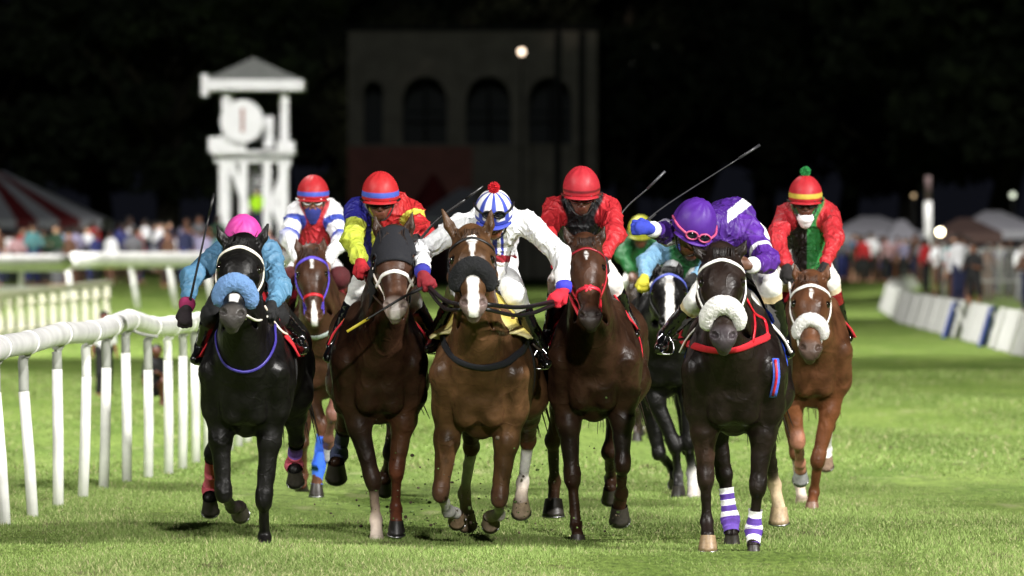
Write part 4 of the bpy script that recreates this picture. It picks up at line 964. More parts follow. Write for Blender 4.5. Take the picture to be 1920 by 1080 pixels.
# blades
def blades(n, y0, y1, hm, wm, nm):
    y = y0+(y1-y0)*rng.random(n)**1.0; x = (rng.random(n)*2-1)*(.068*y); hh = hm*(.45+.9*rng.random(n)**1.5)
    cl = np.sin(x*3.1+y*.9)+np.sin(x*1.3-y*1.7+2)+np.sin(x*7.3+y*.4); hh *= 1+.18*cl
    z0 = .018*np.sin(x*1.3+y*.21)+.014*np.sin(x*.6-y*.35)-.016
    a = rng.random(n)*6.283; lx = rng.normal(size=n)*.5*hh; ly = rng.normal(size=n)*.5*hh; w_ = wm*(.6+.8*rng.random(n))
    V = np.zeros((n, 3, 3)); V[:, 0] = np.stack([x-np.cos(a)*w_/2, y-np.sin(a)*w_/2, z0], 1); V[:, 1] = np.stack([x+np.cos(a)*w_/2, y+np.sin(a)*w_/2, z0], 1); V[:, 2] = np.stack([x+lx, y+ly, z0+hh], 1)
    t = rng.random(n)[:, None]; g1 = np.array([.13, .19, .045]); g2 = np.array([.255, .355, .105]); dry = np.array([.40, .38, .20])
    lf = 1+.08*np.sin(y*.55+x*.22+.6*np.sin(x*.9))+.07*np.sin(y*1.3-x*.5+1)+.10*np.sin(x*1.9+y*.3); c = (g1*(1-t)+g2*t)*lf[:, None]*np.array([1+.0*1, 1, 1]); dm = rng.random(n) < (.08+.10*np.clip((47.5-y)/3, 0, 1)+.05*(np.sin(x*2.2+y*.6)+np.sin(x*.9-y*1.1) > .7)); c[dm] = dry; mud = (np.sin(x*6.1+y*1.9)+np.sin(x*3.7-y*2.6+1)+np.sin(x*9.3+y*.8) > 2.3) & (rng.random(n) < .4); c[mud] = np.array([.11, .10, .05])
    c = np.repeat(c, 3, 0)
    o = mesh_obj('grass', V.reshape(-1, 3), np.arange(3*n).reshape(-1, 3), nm, None, c, smooth=False)
    return tag(o, 'short green grass blades of the race track', 'grass', kind='stuff')
BL = pmat('grass_blade', attr=True, rough=.7, spec=.2)
blades(420000, 43.5, 64, .027, .0065, BL)
blades(150000, 64, 118, .03, .016, BL)

# ------------------------------------------------------------------ near running rail: one long tube carried by bent posts
PLW = pmat('white_plastic', (.76, .76, .75), rough=.42, noise=.16, nscale=5, bump=.05, bscale=12)
PLG = pmat('grey_metal_post_shade', (.30, .31, .28), rough=.5, noise=.15, nscale=8)  # poles and mesh; also paints shade on the upper rail posts
DIRT = pmat('white_paint_worn', (.74, .74, .71), rough=.55, noise=.2, nscale=5, bump=.1, bscale=30)
posts = [(10, 980), (62, 966), (109, 949), (155, 934), (194, 920), (238, 907), (278, 894), (316, 884), (342, 873), (367, 859), (389, 852), (410, 845), (429, 838), (447, 832), (463, 826), (478, 821)]
tops = [(-40, 668), (0, 652), (53, 642), (115, 626), (170, 622), (207, 612), (243, 600), (285, 612), (322, 611), (350, 605), (372, 603), (395, 602), (420, 600), (440, 598), (460, 596), (480, 594)]
pd = [FP*EYE/(y-460) for _, y in posts]
fence = empty('running_rail', (P(10, 980, pd[0])[0], pd[0], 0), 'white tubular running rail on bent posts along the left of the track', 'rail')
dd = [pd[0]-3.4]+pd[:1]+pd[1:]
rail_pts = [P(-70, 682, pd[0]-2.6)]+[P(tops[i+1][0] if i+1 < len(tops) else tops[-1][0], tops[i+1][1] if i+1 < len(tops) else tops[-1][1], pd[i]) for i in range(len(posts)-1)]
rc = catmull(rail_pts, 8)
MB().tube(rc, .079, 20).build('rail_tube', PLW, fence)
for i, q in enumerate(rail_pts):
    d_ = nrm(rail_pts[min(i+1, len(rail_pts)-1)]-rail_pts[max(i-1, 0)]); m = MB()
    m.tube([q-d_*.05, q-d_*.045, q+d_*.045, q+d_*.05], [.080, .085, .085, .080], 20).build('joint_sleeve', PLW, fence)
for i in range(len(posts)-1):
    b0 = P(*posts[i], pd[i]); r0 = rail_pts[i+1]; b0[2] = -.05; x0 = b0[0]; lean = -.012
    t0 = np.array([r0[0]-.03-.0*i, r0[1], r0[2]-.30-.05*math.sin(i*2.3)])
    low = MB().tube([b0, (b0+t0)/2+np.array([.004, 0, 0]), t0], [.040, .040, .038], 14)
    po = low.build('post', DIRT, fence)
    MB().tube(catmull([t0+np.array([0, 0, -.01]), t0+np.array([-.002, 0, .12]), r0+np.array([-.035, 0, -.12]), r0+np.array([0, 0, -.055])], 5), [.036]*100, 12).build('post_upper_shaded', PLG if i % 4 != 3 else DIRT, po)  # upper post; grey on most of them paints in the shade below the rail
# bent cross pipe under the kink
q = rail_pts[6]
MB().tube(catmull([q+np.array([-.16, 0, -.09]), q+np.array([-.03, 0, -.065]), q+np.array([.10, 0, -.11]), q+np.array([.22, 0, -.13])], 5), .014, 8).build('brace', PLG, fence)

# ------------------------------------------------------------------ far left rails, picket fence
def far_rail(label, pts, hgt, r, pr, lean, mat, step, lower=False):
    o = empty('white_fence', tuple(pts[0]), label, 'fence', 'white fences on the infield')
    top = [np.array(p)+np.array([0, 0, hgt]) for p in pts]; MB().tube(top, r, 12, smooth=3).build('top_rail', mat, o)
    if lower: MB().tube([np.array(p)+np.array([0, 0, hgt*.52]) for p in pts], r*.45, 10, smooth=3).build('lower_rail', mat, o)
    tot = [np.array(pts[i])*(1-t)+np.array(pts[i+1])*t for i in range(len(pts)-1) for t in np.linspace(0, 1, max(int(abs(pts[i+1][0]-pts[i][0])/step), 1), endpoint=False)]
    for p in tot: MB().tube([p, p+np.array([lean, 0, hgt])], pr, 10).build('post', mat, o)
    return o
def gp_(px, Y, z=0): return np.array([(px-960)*Y/FP, Y, z])
far_rail('white post and rail fence at the far left edge in front of the tents', [gp_(-60, 200), gp_(40, 203), gp_(122, 206)], 1.40, .22, .07, 0, PLW, .72, True)
far_rail('white running rail with leaning posts left of the tower, behind the beige picket fence', [gp_(140, 212), gp_(260, 216), gp_(400, 222), gp_(560, 230)], 1.45, .22, .07, -.22, PLW, .84)
pk = empty('picket_fence', tuple(gp_(100, 148)), 'low cream picket fence on the infield behind the near rail', 'fence'); CRM = pmat('cream_paint', (.66, .64, .52), rough=.7, noise=.15, nscale=5)
m = MB(); 
for i in range(13):
    t = i/12; p = gp_(-40+240*t, 150+14*t); hh = .80+.22*t
    MB().box(p+np.array([-.065, -.012, -.02]), p+np.array([.065, .012, hh])).build('picket', CRM, pk, smooth=False)
MB().bar(gp_(-50, 150, .86), gp_(208, 164, 1.08), .09, .12).build('cap_rail', CRM, pk, smooth=False)
for z in (.2, .68): MB().bar(gp_(-44, 150.03, z), gp_(202, 164.03, z+.1), .07, .03).build('cross_rail', CRM, pk, smooth=False)

# ------------------------------------------------------------------ finish tower
TW = pmat('tower_white_paint', (.82, .82, .84), rough=.5, noise=.05, nscale=2); RFM = pmat('roof_shingle', (.22, .23, .22), rough=.85, noise=.3, nscale=9, bump=.3, bscale=14)
TY = 283; s1 = TY/FP
tw = empty('finish_tower', tuple(gp_(474, TY)), 'white timber finish tower with a grey pyramid roof and a round number board', 'tower')
X = lambda px: (px-960)*s1
Z = lambda py: EYE+(460-py)*s1
TD = 2.1
def corner_boxes(name, x0, x1, z0, z1, y0=0, y1=.18, mat=TW): return MB().box((X(x0), TY+y0, z0), (X(x1), TY+y1, z1)).build(name, mat, tw, smooth=False)
for (a, b, y) in ((416, 431, 0), (527, 541, 0), (421, 434, TD), (522, 535, TD)): corner_boxes('roof_post', a, b, Z(290), Z(172), y, y+.22)
for (a, b, y) in ((411, 430, 0), (449, 464, .0), (494, 508, 0), (523, 540, 0), (412, 430, TD), (518, 536, TD)): corner_boxes('tower_leg', a, b, .3 if y == 0 else .3, Z(296), y, y+.3)
for (a, b, y) in ((402, 545, 0), (404, 543, TD)): corner_boxes('beam', a, b, Z(304), Z(290), y-.05, y+.1)
corner_boxes('platform', 396, 552, Z(289), Z(283), -.5, TD+.6)
rl = corner_boxes('railing', 392, 462, Z(283)+.003, Z(257), -.52, -.42); corner_boxes('railing', 520, 553, Z(283)+.003, Z(265), -.52, -.42); pass
for (a, b, c, d) in ((430, 298, 462, 388), (462, 388, 434, 470), (540, 300, 512, 380), (512, 380, 540, 460)):
    MB().bar((X(a), TY+.1, Z(b)), (X(c), TY+.1, Z(d)), .24, .1).build('brace', TW, tw, smooth=False)
m = MB()
ex0, ex1, zr, za = X(383), X(565), Z(150), Z(106); yc = TY+TD/2+.1; ey = (ex1-ex0)/2
V = [(ex0, yc-ey, zr), (ex1, yc-ey, zr), (ex1, yc+ey, zr), (ex0, yc+ey, zr), ((ex0+ex1)/2, yc, za)]
rf = mesh_obj('roof', V, [(0, 1, 4), (1, 2, 4), (2, 3, 4), (3, 0, 4), (3, 2, 1, 0)], RFM, tw, smooth=False)
MB().box((ex0-.08, yc-ey-.08, Z(169)), (ex1+.08, yc+ey+.08, zr-.003)).build('fascia', TW, rf, smooth=False)
MB().box((X(379), yc-ey-.25, Z(180)), (X(391), yc-ey+.3, Z(140))).build('gutter_box', TW, rf, smooth=False)
V = []; sy = TY-.75
dm = MB(); n = 36
poly = [(math.cos(2*math.pi*i/n)*.76, math.sin(2*math.pi*i/n)*.76) for i in range(n)]
sg = MB().prism(poly, (X(455), sy, Z(228)), (1, 0, 0), (0, 0, 1), .08).build('number_board', TW, tw, smooth=False)
MB().prism([(-.055, -.42), (.055, -.42), (.055, .36), (.055, .42), (-.03, .42), (-.12, .34), (-.055, .34)], (X(456), sy-.06, Z(226)), (1, 0, 0), (0, 0, 1), .03).build('numeral', pmat('numeral_red', (.30, .12, .10), rough=.6), sg, smooth=False)
# stairs in the tower middle
MB().bar((X(470), TY+1.0, .3), (X(478), TY+1.2, Z(286)), .08, .15).build('stair_string', TW, tw, smooth=False); MB().bar((X(490), TY+1.0, .3), (X(492), TY+1.2, Z(286)), .08, .15).build('stair_string', TW, tw, smooth=False)
m = MB()
for i in range(14): z = .5+i*.36; m.box((X(470), TY+.9, z), (X(492), TY+1.3, z+.05))
m.build('stair_treads', TW, tw, smooth=False)
corner_boxes('equipment_cabinet', 472, 500, Z(262), Z(222), .6, 1.1, pmat('grey_box', (.35, .35, .38), rough=.6)); corner_boxes('inner_post', 494, 512, Z(276), Z(218), .2, .5)
# dark timber screen standing behind so the tower reads against trees: none in the photo

# ------------------------------------------------------------------ clubhouse behind the winning post
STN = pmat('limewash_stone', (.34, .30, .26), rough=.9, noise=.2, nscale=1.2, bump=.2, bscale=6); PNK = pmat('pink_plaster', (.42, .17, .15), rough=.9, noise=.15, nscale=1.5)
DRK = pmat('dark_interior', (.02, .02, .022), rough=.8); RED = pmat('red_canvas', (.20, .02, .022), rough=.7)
BY = 400; XB = lambda px: (px-960)*BY/FP; ZB = lambda py: EYE+(460-py)*BY/FP
bd = empty('clubhouse', tuple(gp_(880, BY)), 'dim two storey stone clubhouse with arched openings in the night background', 'building')
def arch_panel(x0, x1, z0, z1, openings, th, mat, name):
    """wall with arched holes: outline cut as vertical strips so that every opening is a real hole"""
    m = MB(); xs_ = sorted(set([x0, x1]+[v for (a, b, zb, zs) in openings for v in np.linspace(a, b, 13)]))
    for a, b in zip(xs_[:-1], xs_[1:]):
        c = (a+b)/2; op = [o for o in openings if o[0] < c < o[1]]
        if not op: m.box((a, BY, z0), (b, BY+th, z1)); continue
        oa, ob, zb, zs = op[0]; r = (ob-oa)/2; mc = (oa+ob)/2
        top = lambda x: zs+math.sqrt(max(r*r-(x-mc)**2, 0))
        if zb > z0: m.box((a, BY, z0), (b, BY+th, zb))
        ta, tb = top(a), top(b); V = [(a, BY, ta), (b, BY, tb), (b, BY, z1), (a, BY, z1), (a, BY+th, ta), (b, BY+th, tb), (b, BY+th, z1), (a, BY+th, z1)]
        m.add(V, [(0, 1, 2, 3), (7, 6, 5, 4), (4, 5, 1, 0)])
    return m.build(name, mat, bd, smooth=False)
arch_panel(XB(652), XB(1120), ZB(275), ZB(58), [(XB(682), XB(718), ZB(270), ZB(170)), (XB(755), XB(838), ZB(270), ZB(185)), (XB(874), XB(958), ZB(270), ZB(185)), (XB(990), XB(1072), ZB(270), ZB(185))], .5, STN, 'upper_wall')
MB().box((XB(652), BY+.004, .2), (XB(885), BY+.5, ZB(275)-.003)).build('lower_wall', PNK, bd, smooth=False); MB().box((XB(885)+.003, BY+.2, .2), (XB(1120), BY+.6, ZB(275)-.003)).build('lower_wall', STN, bd, smooth=False)
MB().box((XB(645), BY-.4, ZB(56)), (XB(1126), BY+9, ZB(48))).build('roof', DRK, bd, smooth=False)
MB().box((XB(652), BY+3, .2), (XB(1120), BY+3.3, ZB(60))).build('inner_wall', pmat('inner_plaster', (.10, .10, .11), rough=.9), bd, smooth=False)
for a in (797, 916, 1031):
    m = MB(); m.box((XB(a)-.05, BY+.3, ZB(270)), (XB(a)+.05, BY+.38, ZB(150))); m.box((XB(a-40), BY+.3, ZB(212)), (XB(a+40), BY+.38, ZB(208))); m.build('window_frame', DRK, bd, smooth=False)
for a in (1040, 1085): MB().box((XB(a), BY-.3, .2), (XB(a+12), BY-.02, ZB(60))).build('downpipe', DRK, bd, smooth=False)

def parasol(name, label, px, py_top, Y, r, mats_, zrim):
    o = empty(name, tuple(gp_(px, Y)), label, 'parasol'); zt = EYE+(460-py_top)*Y/FP; n = 12; c = gp_(px, Y)
    V = [c+np.array([0, 0, zt])]+[c+np.array([math.cos(a)*r, math.sin(a)*r, zrim]) for a in np.linspace(0, 2*math.pi, n, endpoint=False)]
    F = [(0, i+1, (i+1) % n+1) for i in range(n)]
    q = mesh_obj('canopy', V, F, mats_, o, smooth=False); md = q.modifiers.new('t', 'SOLIDIFY'); md.thickness = .04
    MB().tube([c, c+np.array([0, 0, zt])], .04, 8).build('pole', PLG, o)
parasol('parasol', 'red parasol standing before the clubhouse', 812, 322, 385, 1.35, RED, 3.4)

# ------------------------------------------------------------------ tents
TWM = pmat('tent_white', (.60, .59, .66), rough=.7, noise=.06, nscale=2); TRM = pmat('tent_red', (.22, .02, .025), rough=.7, noise=.1, nscale=2); TBM = pmat('tent_brown', (.05, .025, .02), rough=.8)
def tent(label, Y, x0, x1, ridge_px, ridge_y, eave_y, depth, stripes, group='marquees beside the course', back_y=None):
    o = empty('marquee', tuple(gp_((x0+x1)/2, Y)), label, 'tent', group); s_ = Y/FP
    zr = EYE+(460-ridge_y)*s_; ze = EYE+(460-eave_y)*s_; xa, xb, xr = (x0-960)*s_, (x1-960)*s_, (ridge_px-960)*s_
    n = max(len(stripes), 1); V = []; F = []; mi = []
    for i in range(n+1):
        t = i/n; xe = xa+(xb-xa)*t; xt = xr+(xe-xr)*.20
        V += [(xe, Y, ze), (xt, Y+depth/2, zr), (xe, Y+depth, ze), (xe, Y, ze-.35), (xe, Y+depth, ze-.35)]
    for i in range(n):
        a = i*5; b = a+5
        F += [(a, b, b+1, a+1), (a+1, b+1, b+2, a+2), (a+3, b+3, b, a), (a+2, b+2, b+4, a+4)]; mi += [stripes[i]]*4
    F += [(0, 1, 2), (n*5+2, n*5+1, n*5)]; mi += [stripes[0], stripes[-1]]
    q = mesh_obj('canopy', V, F, None, o, smooth=False, mats=[TWM, TRM, TBM], midx=mi); md = q.modifiers.new('t', 'SOLIDIFY'); md.thickness = .03
    for x in np.linspace(xa+.1, xb-.1, 3):
        for y in (Y+.1, Y+depth-.1): MB().tube([(x, y, 0), (x, y, ze)], .05, 8).build('pole', PLG, o)
    return o
tent('large red and white striped marquee at the far left', 318, -490, 190, -60, 318, 412, 9, [0, 1]*8+[0])
tent('long plain white marquee roof above the crowd on the right', 338, 1560, 1742, 1640, 405, 440, 10, [0, 0])
tent('second white marquee roof beside the light mast on the right', 334, 1660, 1732, 1700, 412, 452, 8, [0])
tent('brown awning over the stalls at the far right', 250, 1765, 1880, 1820, 408, 436, 6, [2, 2])
tent('pale marquee at the far right edge behind the brown awning', 336, 1800, 1960, 1870, 395, 432, 8, [0, 0])
tent('pale marquee roof rising left of the red parasol, below the clubhouse', 372, 780, 905, 880, 352, 408, 8, [0, 0])

# ------------------------------------------------------------------ lamps of the place
LAMP = {}
def lamp(label, px, py, Y, r, col, st, pole=True):
    o = empty('street_lamp', tuple(gp_(px, Y)), label, 'lamp', 'lamps glowing in the background'); c = P(px, py, Y)
    k = pmat('lamp_glow_%s_%d' % (col, int(st*10)), (.8, .8, .8), rough=.4, emit=lin(col), estr=st)
    MB().ball(c, r, 12, 8).build('globe', k, o)
    if pole: MB().tube([(c[0], Y+.1, 0), (c[0], Y+.1, c[2]-r*.9)], .05, 8).build('pole', DRK, o)
    MB().tube([c+np.array([0, .1, -r*1.25]), c+np.array([0, .1, -r*.8])], r*.5, 8).build('collar', DRK, o)
lamp('round warm lamp high up in front of the clubhouse', 978, 97, 380, .16, '#f7dcc0', 4.5)
lamp('brightest round lamp, over the right hand crowd', 1763, 435, 240, .11, '#fff0c8', 14)
lamp('orange lamp low under the awning on the right', 1803, 470, 236, .11, '#f0b080', 3)
lamp('pale greenish lamp at the right edge near the trees', 1899, 366, 340, .12, '#c8d0b8', 2.2)
lamp('small warm lamp left of the light mast on the right', 1713, 367, 340, .08, '#b89868', 1.8)
lamp('tiny faint lamp among the dark trees', 1228, 86, 395, .02, '#c0b8b0', .6); lamp('tiny faint lamp low among the dark trees', 1185, 118, 395, .02, '#c0b8b0', .5)
lt = empty('light_mast', tuple(gp_(1740, 290)), 'thick white mast standing at the right behind the crowd', 'mast')
MB().tube([gp_(1740, 290), P(1740, 378, 290)], .14, 12).build('shaft', PLW, lt); MB().tube([P(1740, 378, 290), P(1740, 330, 290)], .11, 12).build('upper_shaft', pmat('brown_steel', (.14, .09, .09), rough=.7), lt)

# ------------------------------------------------------------------ trees
LEAF = pmat('tree_leaf', (.026, .034, .016), rough=.8, noise=.4, nscale=.6); BARK = pmat('bark', (.05, .04, .03), rough=.9, noise=.3, nscale=6)
def tree_mesh(seed, H_, W_, nclump=70, leaves=190):
    r = np.random.default_rng(seed); m = MB(); trunk = MB()
    trunk.tube([(0, 0, -.2), (.1, 0, H_*.15), (r.normal()*.3, r.normal()*.3, H_*.45), (r.normal()*.5, 0, H_*.8)], [.42, .36, .26, .06], 10, smooth=4)
    for i in range(11):
        a = r.uniform(0, 6.28); z0 = H_*r.uniform(.22, .5); l = W_*r.uniform(.3, .5)
        trunk.tube([(0, 0, z0), (math.cos(a)*l*.5, math.sin(a)*l*.5, z0+l*.45), (math.cos(a)*l, math.sin(a)*l, z0+l*.75)], [.17, .11, .03], 7, smooth=3)
    cs = []
    for i in range(nclump):
        v = nrm(r.normal(size=3)); q = r.uniform(.35, 1)**.6; z = H_*.60+v[2]*H_*.38*q; wz = W_/2*(1-.35*max((z-H_*.6)/(H_*.4), 0))
        cs.append((v[0]*wz*q, v[1]*wz*q, z, r.uniform(.6, 1.5)))
    n = nclump*leaves; cc = np.repeat(np.array(cs), leaves, 0); d = r.normal(size=(n, 3)); d /= np.linalg.norm(d, axis=1)[:, None]
    p = cc[:, :3]+d*(cc[:, 3:]*r.random((n, 1))**.4)*np.array([1, 1, .7]); s_ = r.uniform(.14, .30, (n, 1)); a = r.normal(size=(n, 3)); a /= np.linalg.norm(a, axis=1)[:, None]; b = np.cross(a, r.normal(size=(n, 3))); b /= np.linalg.norm(b, axis=1)[:, None]
    V = np.stack([p-a*s_, p+b*s_*.5, p+a*s_, p-b*s_*.5], 1).reshape(-1, 3)
    return trunk, V, np.arange(4*n).reshape(-1, 4)
protos = []
spots_t = [(60, 352, 17, 'broad tree behind the striped marquee'), (190, 358, 17, 'tree with drooping crown left of the tower'), (320, 345, 17, 'dark tree directly left of the tower roof'), (540, 440, 21, 'dark tree right of the tower roof'), (680, 430, 15, 'tree behind the left end of the clubhouse'),
    (1170, 420, 19, 'tall dark tree at the right end of the clubhouse'), (1300, 430, 19, 'dark tree above the purple jockey'), (1440, 425, 19, 'dark tree left of the green bobble cap'), (1590, 410, 17, 'dark tree above the white marquee'), (1700, 380, 17, 'dark tree behind the light mast'), (1870, 358, 20, 'greenish tree overhanging the right edge of the course'), (1985, 350, 21, 'nearest green tree at the right frame edge'),
    (-20, 345, 16, 'tree at the far left frame edge'), (450, 430, 20, 'tall tree standing behind the tower'), (850, 450, 20, 'tall dark tree behind the clubhouse roof'), (1010, 455, 21, 'tallest dark tree behind the clubhouse')]
for i in range(4):
    tr, V, F = tree_mesh(11+i, 12, 10)
    o = empty('tree', (0, 0, 0), 'x', 'tree', 'trees round the course'); tk = tr.build('trunk', BARK, o); cr = mesh_obj('crown', V, F, LEAF, o, smooth=False); protos.append((o, [tk, cr]))
for i, (px, Y, hgt, lb) in enumerate(spots_t):
    o, ch = protos[i % 4]
    if i >= 4:
        c = o.copy(); COL.objects.link(c)
        for q in ch: e = q.copy(); COL.objects.link(e); e.parent = c
        o = c
    o['label'] = lb; o.location = gp_(px, Y); o.scale = (hgt/12*1.1,)*3; o.rotation_euler.z = i*1.3

# ------------------------------------------------------------------ crowd
def pm(n): return pmat(n, objcol=True, rough=.8)
PC = pm('person_cloth'); PSK = pm('person_skin')
def person_proto(kind):
    B = Blob(); sp = .11; a = [(.0), (.25), (-.2), (.1)][kind]; armx = (.22, .27, .24, .30)[kind]; fold = kind in (1, 3)
    B.ball((0, -.01, 1.63), .098, k=.02, u=(1, 0, 0), f=1.15); B.cap((0, -.03, 1.58), (0, -.05, 1.53), .06, .045, k=.02); B.cap((0, -.10, 1.62), (0, -.115, 1.60), .012, .014, k=.01)
    B.cap((0, 0, 1.55), (0, 0, 1.42), .052, .06, k=.03); B.cap((0, 0, 1.35), (0, 0, 1.0), .14, .12, k=.06, u=(0, 1, 0), f=1.3)
    for e in (-1, 1):
        B.cap((e*.06, 0, 1.40), (e*.17, 0, 1.38), .06, .05, k=.04); el_ = (e*armx, .02 if not fold else -.06, 1.12); hd_ = (e*(.25 if not fold else .10), -.06 if not fold else -.28, .88 if not fold else 1.18)
        B.cap((e*.18, 0, 1.37), el_, .048, .038, k=.03); B.cap(el_, hd_, .038, .026, k=.02); B.cap(hd_, np.array(hd_)+np.array([0, -.02, -.07 if not fold else .02]), .03, .03, k=.01, u=(1, 0, 0), f=1.4)
        kx = e*.10+a*.3*(e > 0); B.cap((e*.09, 0, .95), (kx, -.02-.05*a*e, .50), .085, .055, k=.04); B.cap((kx, -.02-.05*a*e, .50), (e*.11, .02, .09), .055, .038, k=.03); B.cap((e*.11, .02, .07), (e*.12, -.13, .035), .042, .033, k=.02)
    V, F = B.mesh(.022); body = (V, F)
    C = Blob(); C.cap((0, 0, 1.38), (0, 0, 1.0), .165, .155, k=.06, u=(0, 1, 0), f=1.25)
    for e in (-1, 1):
        C.cap((e*.07, 0, 1.41), (e*.18, 0, 1.38), .075, .068, k=.05); el_ = np.array((e*armx, .02 if not fold else -.06, 1.12)); C.cap((e*.18, 0, 1.37), el_, .066, .058, k=.03)
        if kind in (2, 3): C.cap(el_, np.array([e*(.25 if not fold else .10), -.06 if not fold else -.28, .90 if not fold else 1.17]), .055, .042, k=.03)
    shirt = C.mesh(.024)
    T_ = Blob(); T_.cap((-.06, 0, .98), (.06, 0, .98), .135, .135, k=.05, u=(0, 1, 0), f=1.2)
    for e in (-1, 1):
        kx = e*.10+a*.3*(e > 0); T_.cap((e*.09, 0, .95), (kx, -.02-.05*a*e, .50), .10, .078, k=.04); 
        if kind != 1: T_.cap((kx, -.02-.05*a*e, .50), (e*.11, .02, .12), .076, .06, k=.03)
    tr_ = T_.mesh(.024)
    Hh = Blob(); Hh.ball((0, .012, 1.665), .104, k=.02, u=(1, 0, 0), f=1.1)
    if kind == 2: Hh.cap((0, .06, 1.62), (0, .08, 1.45), .07, .04, k=.03)
    if kind == 3: Hh.cap((0, -.08, 1.68), (0, -.17, 1.67), .06, .05, k=.02, u=(0, 0, 1), f=3)
    hr_ = Hh.mesh(.02); 
    def mk(n, vf, mt):
        V, F = vf; me = bpy.data.meshes.new(n); me.from_pydata([tuple(v) for v in V], [], [tuple(f) for f in F]); me.materials.append(mt); me.polygons.foreach_set('use_smooth', np.ones(len(F), bool)); return me
    return [mk('body', body, PSK), mk('shirt', shirt, PC), mk('trousers', tr_, PC), mk('hair', hr_, PC)]
PPR = [person_proto(k) for k in range(4)]
CN = {'white': '#e2e2e6', 'red': '#b01c22', 'navy': '#1c2144', 'black': '#121214', 'grey': '#6a6a70', 'lilac': '#8c86a4', 'pale blue': '#6c80a4', 'yellow': '#d8cc28', 'pink': '#a88488', 'teal': '#4c8084', 'blue': '#2a3068', 'orange': '#c06a28', 'lime green': '#b8f020', 'brown': '#5a3c2c', 'dark green': '#1c3a26'}
SKN = ['#4a2e20', '#6a4430', '#3a241a', '#a87a60', '#8a5c44', '#c89a80']
seen = {}
def person(px, Y, z, shirt, trousers, kind, label, group=None, sc=1.0, hair='#0e0c0b', rot=0.0, crouch=False, skin=None):
    o = empty('person', (gp_(px, Y)[0], Y, z), label, 'person', group); o.scale = (sc,)*3; o.rotation_euler.z = rot
    for me, c in zip(PPR[kind], (skin or random.choice(SKN), CN[shirt], CN[trousers], hair)):
        e = bpy.data.objects.new(me.name, me); COL.objects.link(e); e.parent = o; e.color = (*lin(c), 1)
    return o
shl = ['white', 'red', 'navy', 'black', 'grey', 'lilac', 'pale blue', 'pink', 'teal', 'blue', 'dark green', 'brown', 'black', 'grey', 'navy', 'lilac']; used_p = set()
trl = ['black', 'navy', 'grey', 'brown', 'black', 'blue']
poses = ['standing', 'hands clasped', 'long haired', 'capped']
def crowd(n, pxr, Yr, zf, where, group, xf=None):
    for i in range(n):
        Y = random.uniform(*Yr); px = random.uniform(*pxr) if xf is None else xf(Y)
        while True:
            sh_, tr_, k = ('white' if random.random() < .2 else random.choice(shl)), random.choice(trl), random.randrange(4)
            if (sh_, tr_, k, where) not in used_p: break
        used_p.add((sh_, tr_, k, where))
        lb = '%s spectator, %s top, %s trousers, %s' % (poses[k], sh_, tr_, where)
        person(px, Y, zf(Y), sh_, tr_, k, lb, group, random.uniform(.92, 1.08), rot=random.uniform(-.9, .9))
crowd(46, (-20, 570), (232, 258), lambda Y: .62, 'behind the left white fences', 'spectators behind the left fences')
crowd(14, (150, 420), (262, 275), lambda Y: .95, 'at the back of the left crowd', 'spectators at the back of the left crowd')
def bar_x(Y): return float(np.interp(Y, [90, 133, 160, 191, 230, 275, 310], [8.4, 8.5, 8.9, 9.3, 10.6, 12.9, 15.6]))
crowd(80, None, (178, 300), lambda Y: .25, 'behind the right barrier', 'spectators behind the right barrier', lambda Y: 960+(bar_x(Y)+random.uniform(1.3, 6.0+(300-Y)*.02))*FP/Y)
crowd(30, (1575, 1790), (302, 326), lambda Y: .45, 'at the far end of the barrier', 'spectators at the end of the right barrier')
person(195, 97, .0, 'white', 'black', 0, 'small person in a white shirt and dark trousers standing behind the near rail', None, .60, rot=.3, skin='#6a3a2c')
person(482, TY+.8, 2.1, 'lime green', 'navy', 0, 'steward in a lime green vest on the tower stairs', None, 1.0)
# person crouching behind the rail
def croucher():
    Y = 92; c = gp_(291, Y); o = empty('person', tuple(c), 'person in dark clothes crouching on the grass behind the near rail', 'person')
    B = Blob(); k = lin('#5a3528')
    q = lambda x, y, z: c+np.array([x, y, z])*.62
    B.ball(q(.03, -.1, 1.02), .065, k=.02, col=k); B.cap(q(.02, -.05, .92), q(.0, 0, .8), .035, .04, k=.02, col=k); B.cap(q(0, 0, .78), q(0, .1, .35), .09, .09, k=.04, col=k)
    for e in (-1, 1):
        B.cap(q(e*.16, 0, .76), q(e*.2, -.14, .55), .03, .026, k=.02, col=k); B.cap(q(e*.2, -.14, .55), q(e*.06, -.34, .62), .026, .02, k=.02, col=k); B.cap(q(e*.06, -.34, .62), q(e*.04, -.40, .64), .02, .02, k=.01, col=k)
        B.cap(q(e*.08, .1, .32), q(e*.16, -.28, .46), .06, .045, k=.03, col=k); B.cap(q(e*.16, -.28, .46), q(e*.13, -.12, .06), .042, .028, k=.02, col=k); B.cap(q(e*.13, -.12, .04), q(e*.14, -.3, .03), .028, .022, k=.02, col=k)
    V, F = B.mesh(.014); mesh_obj('body', V, F, SKIN, o, B.colours(V))
    S_ = Blob(); S_.cap(q(0, 0, .78), q(0, .1, .35), .105, .11, k=.04)
    for e in (-1, 1): S_.cap(q(e*.1, 0, .8), q(e*.16, 0, .76), .05, .045, k=.03); S_.cap(q(e*.16, 0, .76), q(e*.2, -.14, .55), .042, .036, k=.02)
    V, F = S_.mesh(.014); mesh_obj('jacket', V, F, MATTE, o, np.tile(lin('#16161a'), (len(V), 1)))
    S_ = Blob(); S_.ball(q(.03, -.07, 1.05), .068, k=.02); V, F = S_.mesh(.012); mesh_obj('hair', V, F, HAIR, o, np.tile((.01, .01, .01), (len(V), 1)))
croucher()

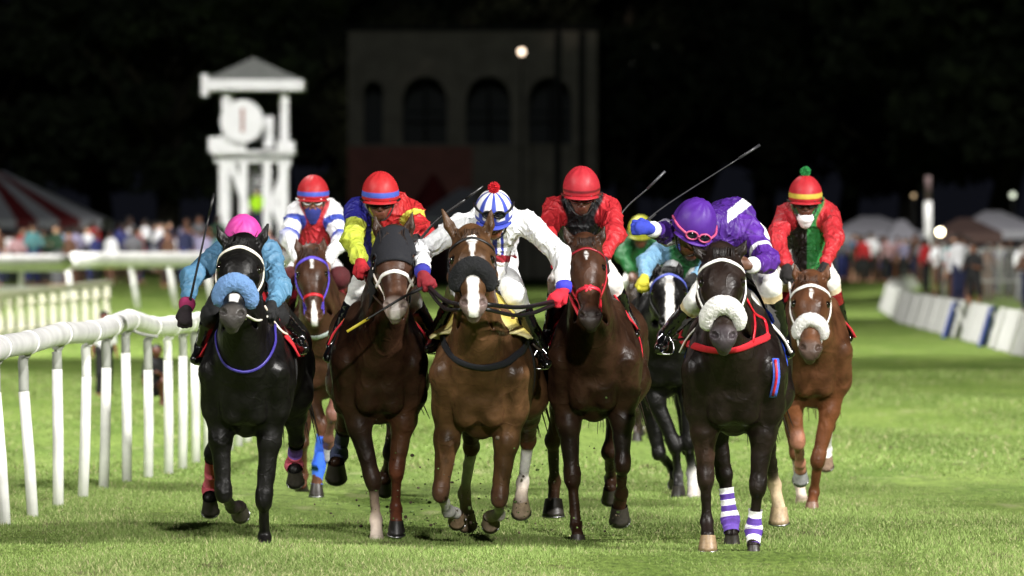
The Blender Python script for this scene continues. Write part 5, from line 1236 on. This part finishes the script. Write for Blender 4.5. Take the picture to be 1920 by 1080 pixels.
# ------------------------------------------------------------------ right hand barrier: leaning white boards, one by one
BM = pmat('board_white', (.50, .50, .49), rough=.6, noise=.12, nscale=2, bump=.1, bscale=6); BBL = pmat('board_blue', (.05, .08, .35), rough=.6)
def board(p, d, blue, idx):
    o = empty('barrier_board', tuple(p), 'white leaning barrier board along the right edge of the track' if not blue else ('blue barrier board low among the white ones' if idx == 0 else 'smaller blue board beside the blue barrier board'), 'barrier', 'barrier boards along the right of the track')
    n = nrm(np.array([d[1], -d[0], 0])); n = -n; L = 1.5 if not blue else .5; h_ = .72
    a = p-d*L/2; b = p+d*L/2; m = MB(); M = lambda V: V
    base = [a, b, b+np.array([0, 0, h_])-n*.22, a+np.array([0, 0, h_])-n*.22]; bk = [v-n*.05 for v in base]
    m.add(base+bk, [(0, 1, 2, 3), (7, 6, 5, 4), (0, 4, 5, 1), (2, 6, 7, 3), (1, 5, 6, 2), (0, 3, 7, 4)]); m.build('panel', BBL if blue else BM, o, smooth=False)
    m = MB(); 
    for e in (.15, .85):
        q = a*(1-e)+b*e; m = MB().bar(q-n*.62, q+np.array([0, 0, h_*.9])-n*.24, .05, .05); m.build('strut', BM, o, smooth=False)
    return o
Y = 96.0; k = 0
while Y < 300:
    p0 = np.array([bar_x(Y), Y, 0]); p1 = np.array([bar_x(Y+1), Y+1, 0]); d = nrm(p1-p0); ang = .10*math.sin(k*2.1); d = np.array([d[0]*math.cos(ang)-d[1]*math.sin(ang), d[0]*math.sin(ang)+d[1]*math.cos(ang), 0])
    if not (abs(Y-160) < 1.2 or abs(Y-147) < 1.0): board(p0, d, False, 0)
    Y += 2.05; k += 1
board(np.array([bar_x(160)-.25, 160, 0]), nrm(np.array([.3, 1, 0])), True, 0); board(np.array([bar_x(147)-.1, 147, 0]), nrm(np.array([.3, 1, 0])), True, 1)
# grey mesh fence at the right edge
mf = empty('mesh_fence', tuple(gp_(1880, 190)), 'tall grey mesh fence panel at the right edge behind the barrier', 'fence')
m = MB()
for i in range(26): x = (1835-960)*190/FP+i*.07; m.tube([(x, 190+i*.02, .2), (x, 190+i*.02, 1.75)], .012, 5)
m.build('mesh_panel', PLG, mf)
for z in (.22, 1.0, 1.75): MB().tube([((1833-960)*190/FP, 190, z), ((1833-960)*190/FP+1.8, 190.5, z)], .025, 6).build('frame_bar', PLG, mf)

# ------------------------------------------------------------------ turf clods thrown up by the hooves
r = np.random.default_rng(5); m = MB()
for i in range(260):
    px = r.choice([720, 790, 870, 930, 1010, 1100])+r.normal()*55; py = 1000-abs(r.normal())*90; Y = r.uniform(48.5, 51.5)
    c = P(px, py, Y)
    if c[2] < .03: continue
    m.ball(c, r.uniform(.003, .008)*(2 if r.random() < .12 else 1), 5, 4, (1, 1, r.uniform(.5, 1)), c=(np.array([.05, .035, .02]) if r.random() < .6 else np.array([.08, .13, .03])))
o = m.build('flying_turf', MATTE, None, usecol=True); tag(o, 'small clods of turf kicked up by the galloping hooves', 'turf clods', kind='stuff')
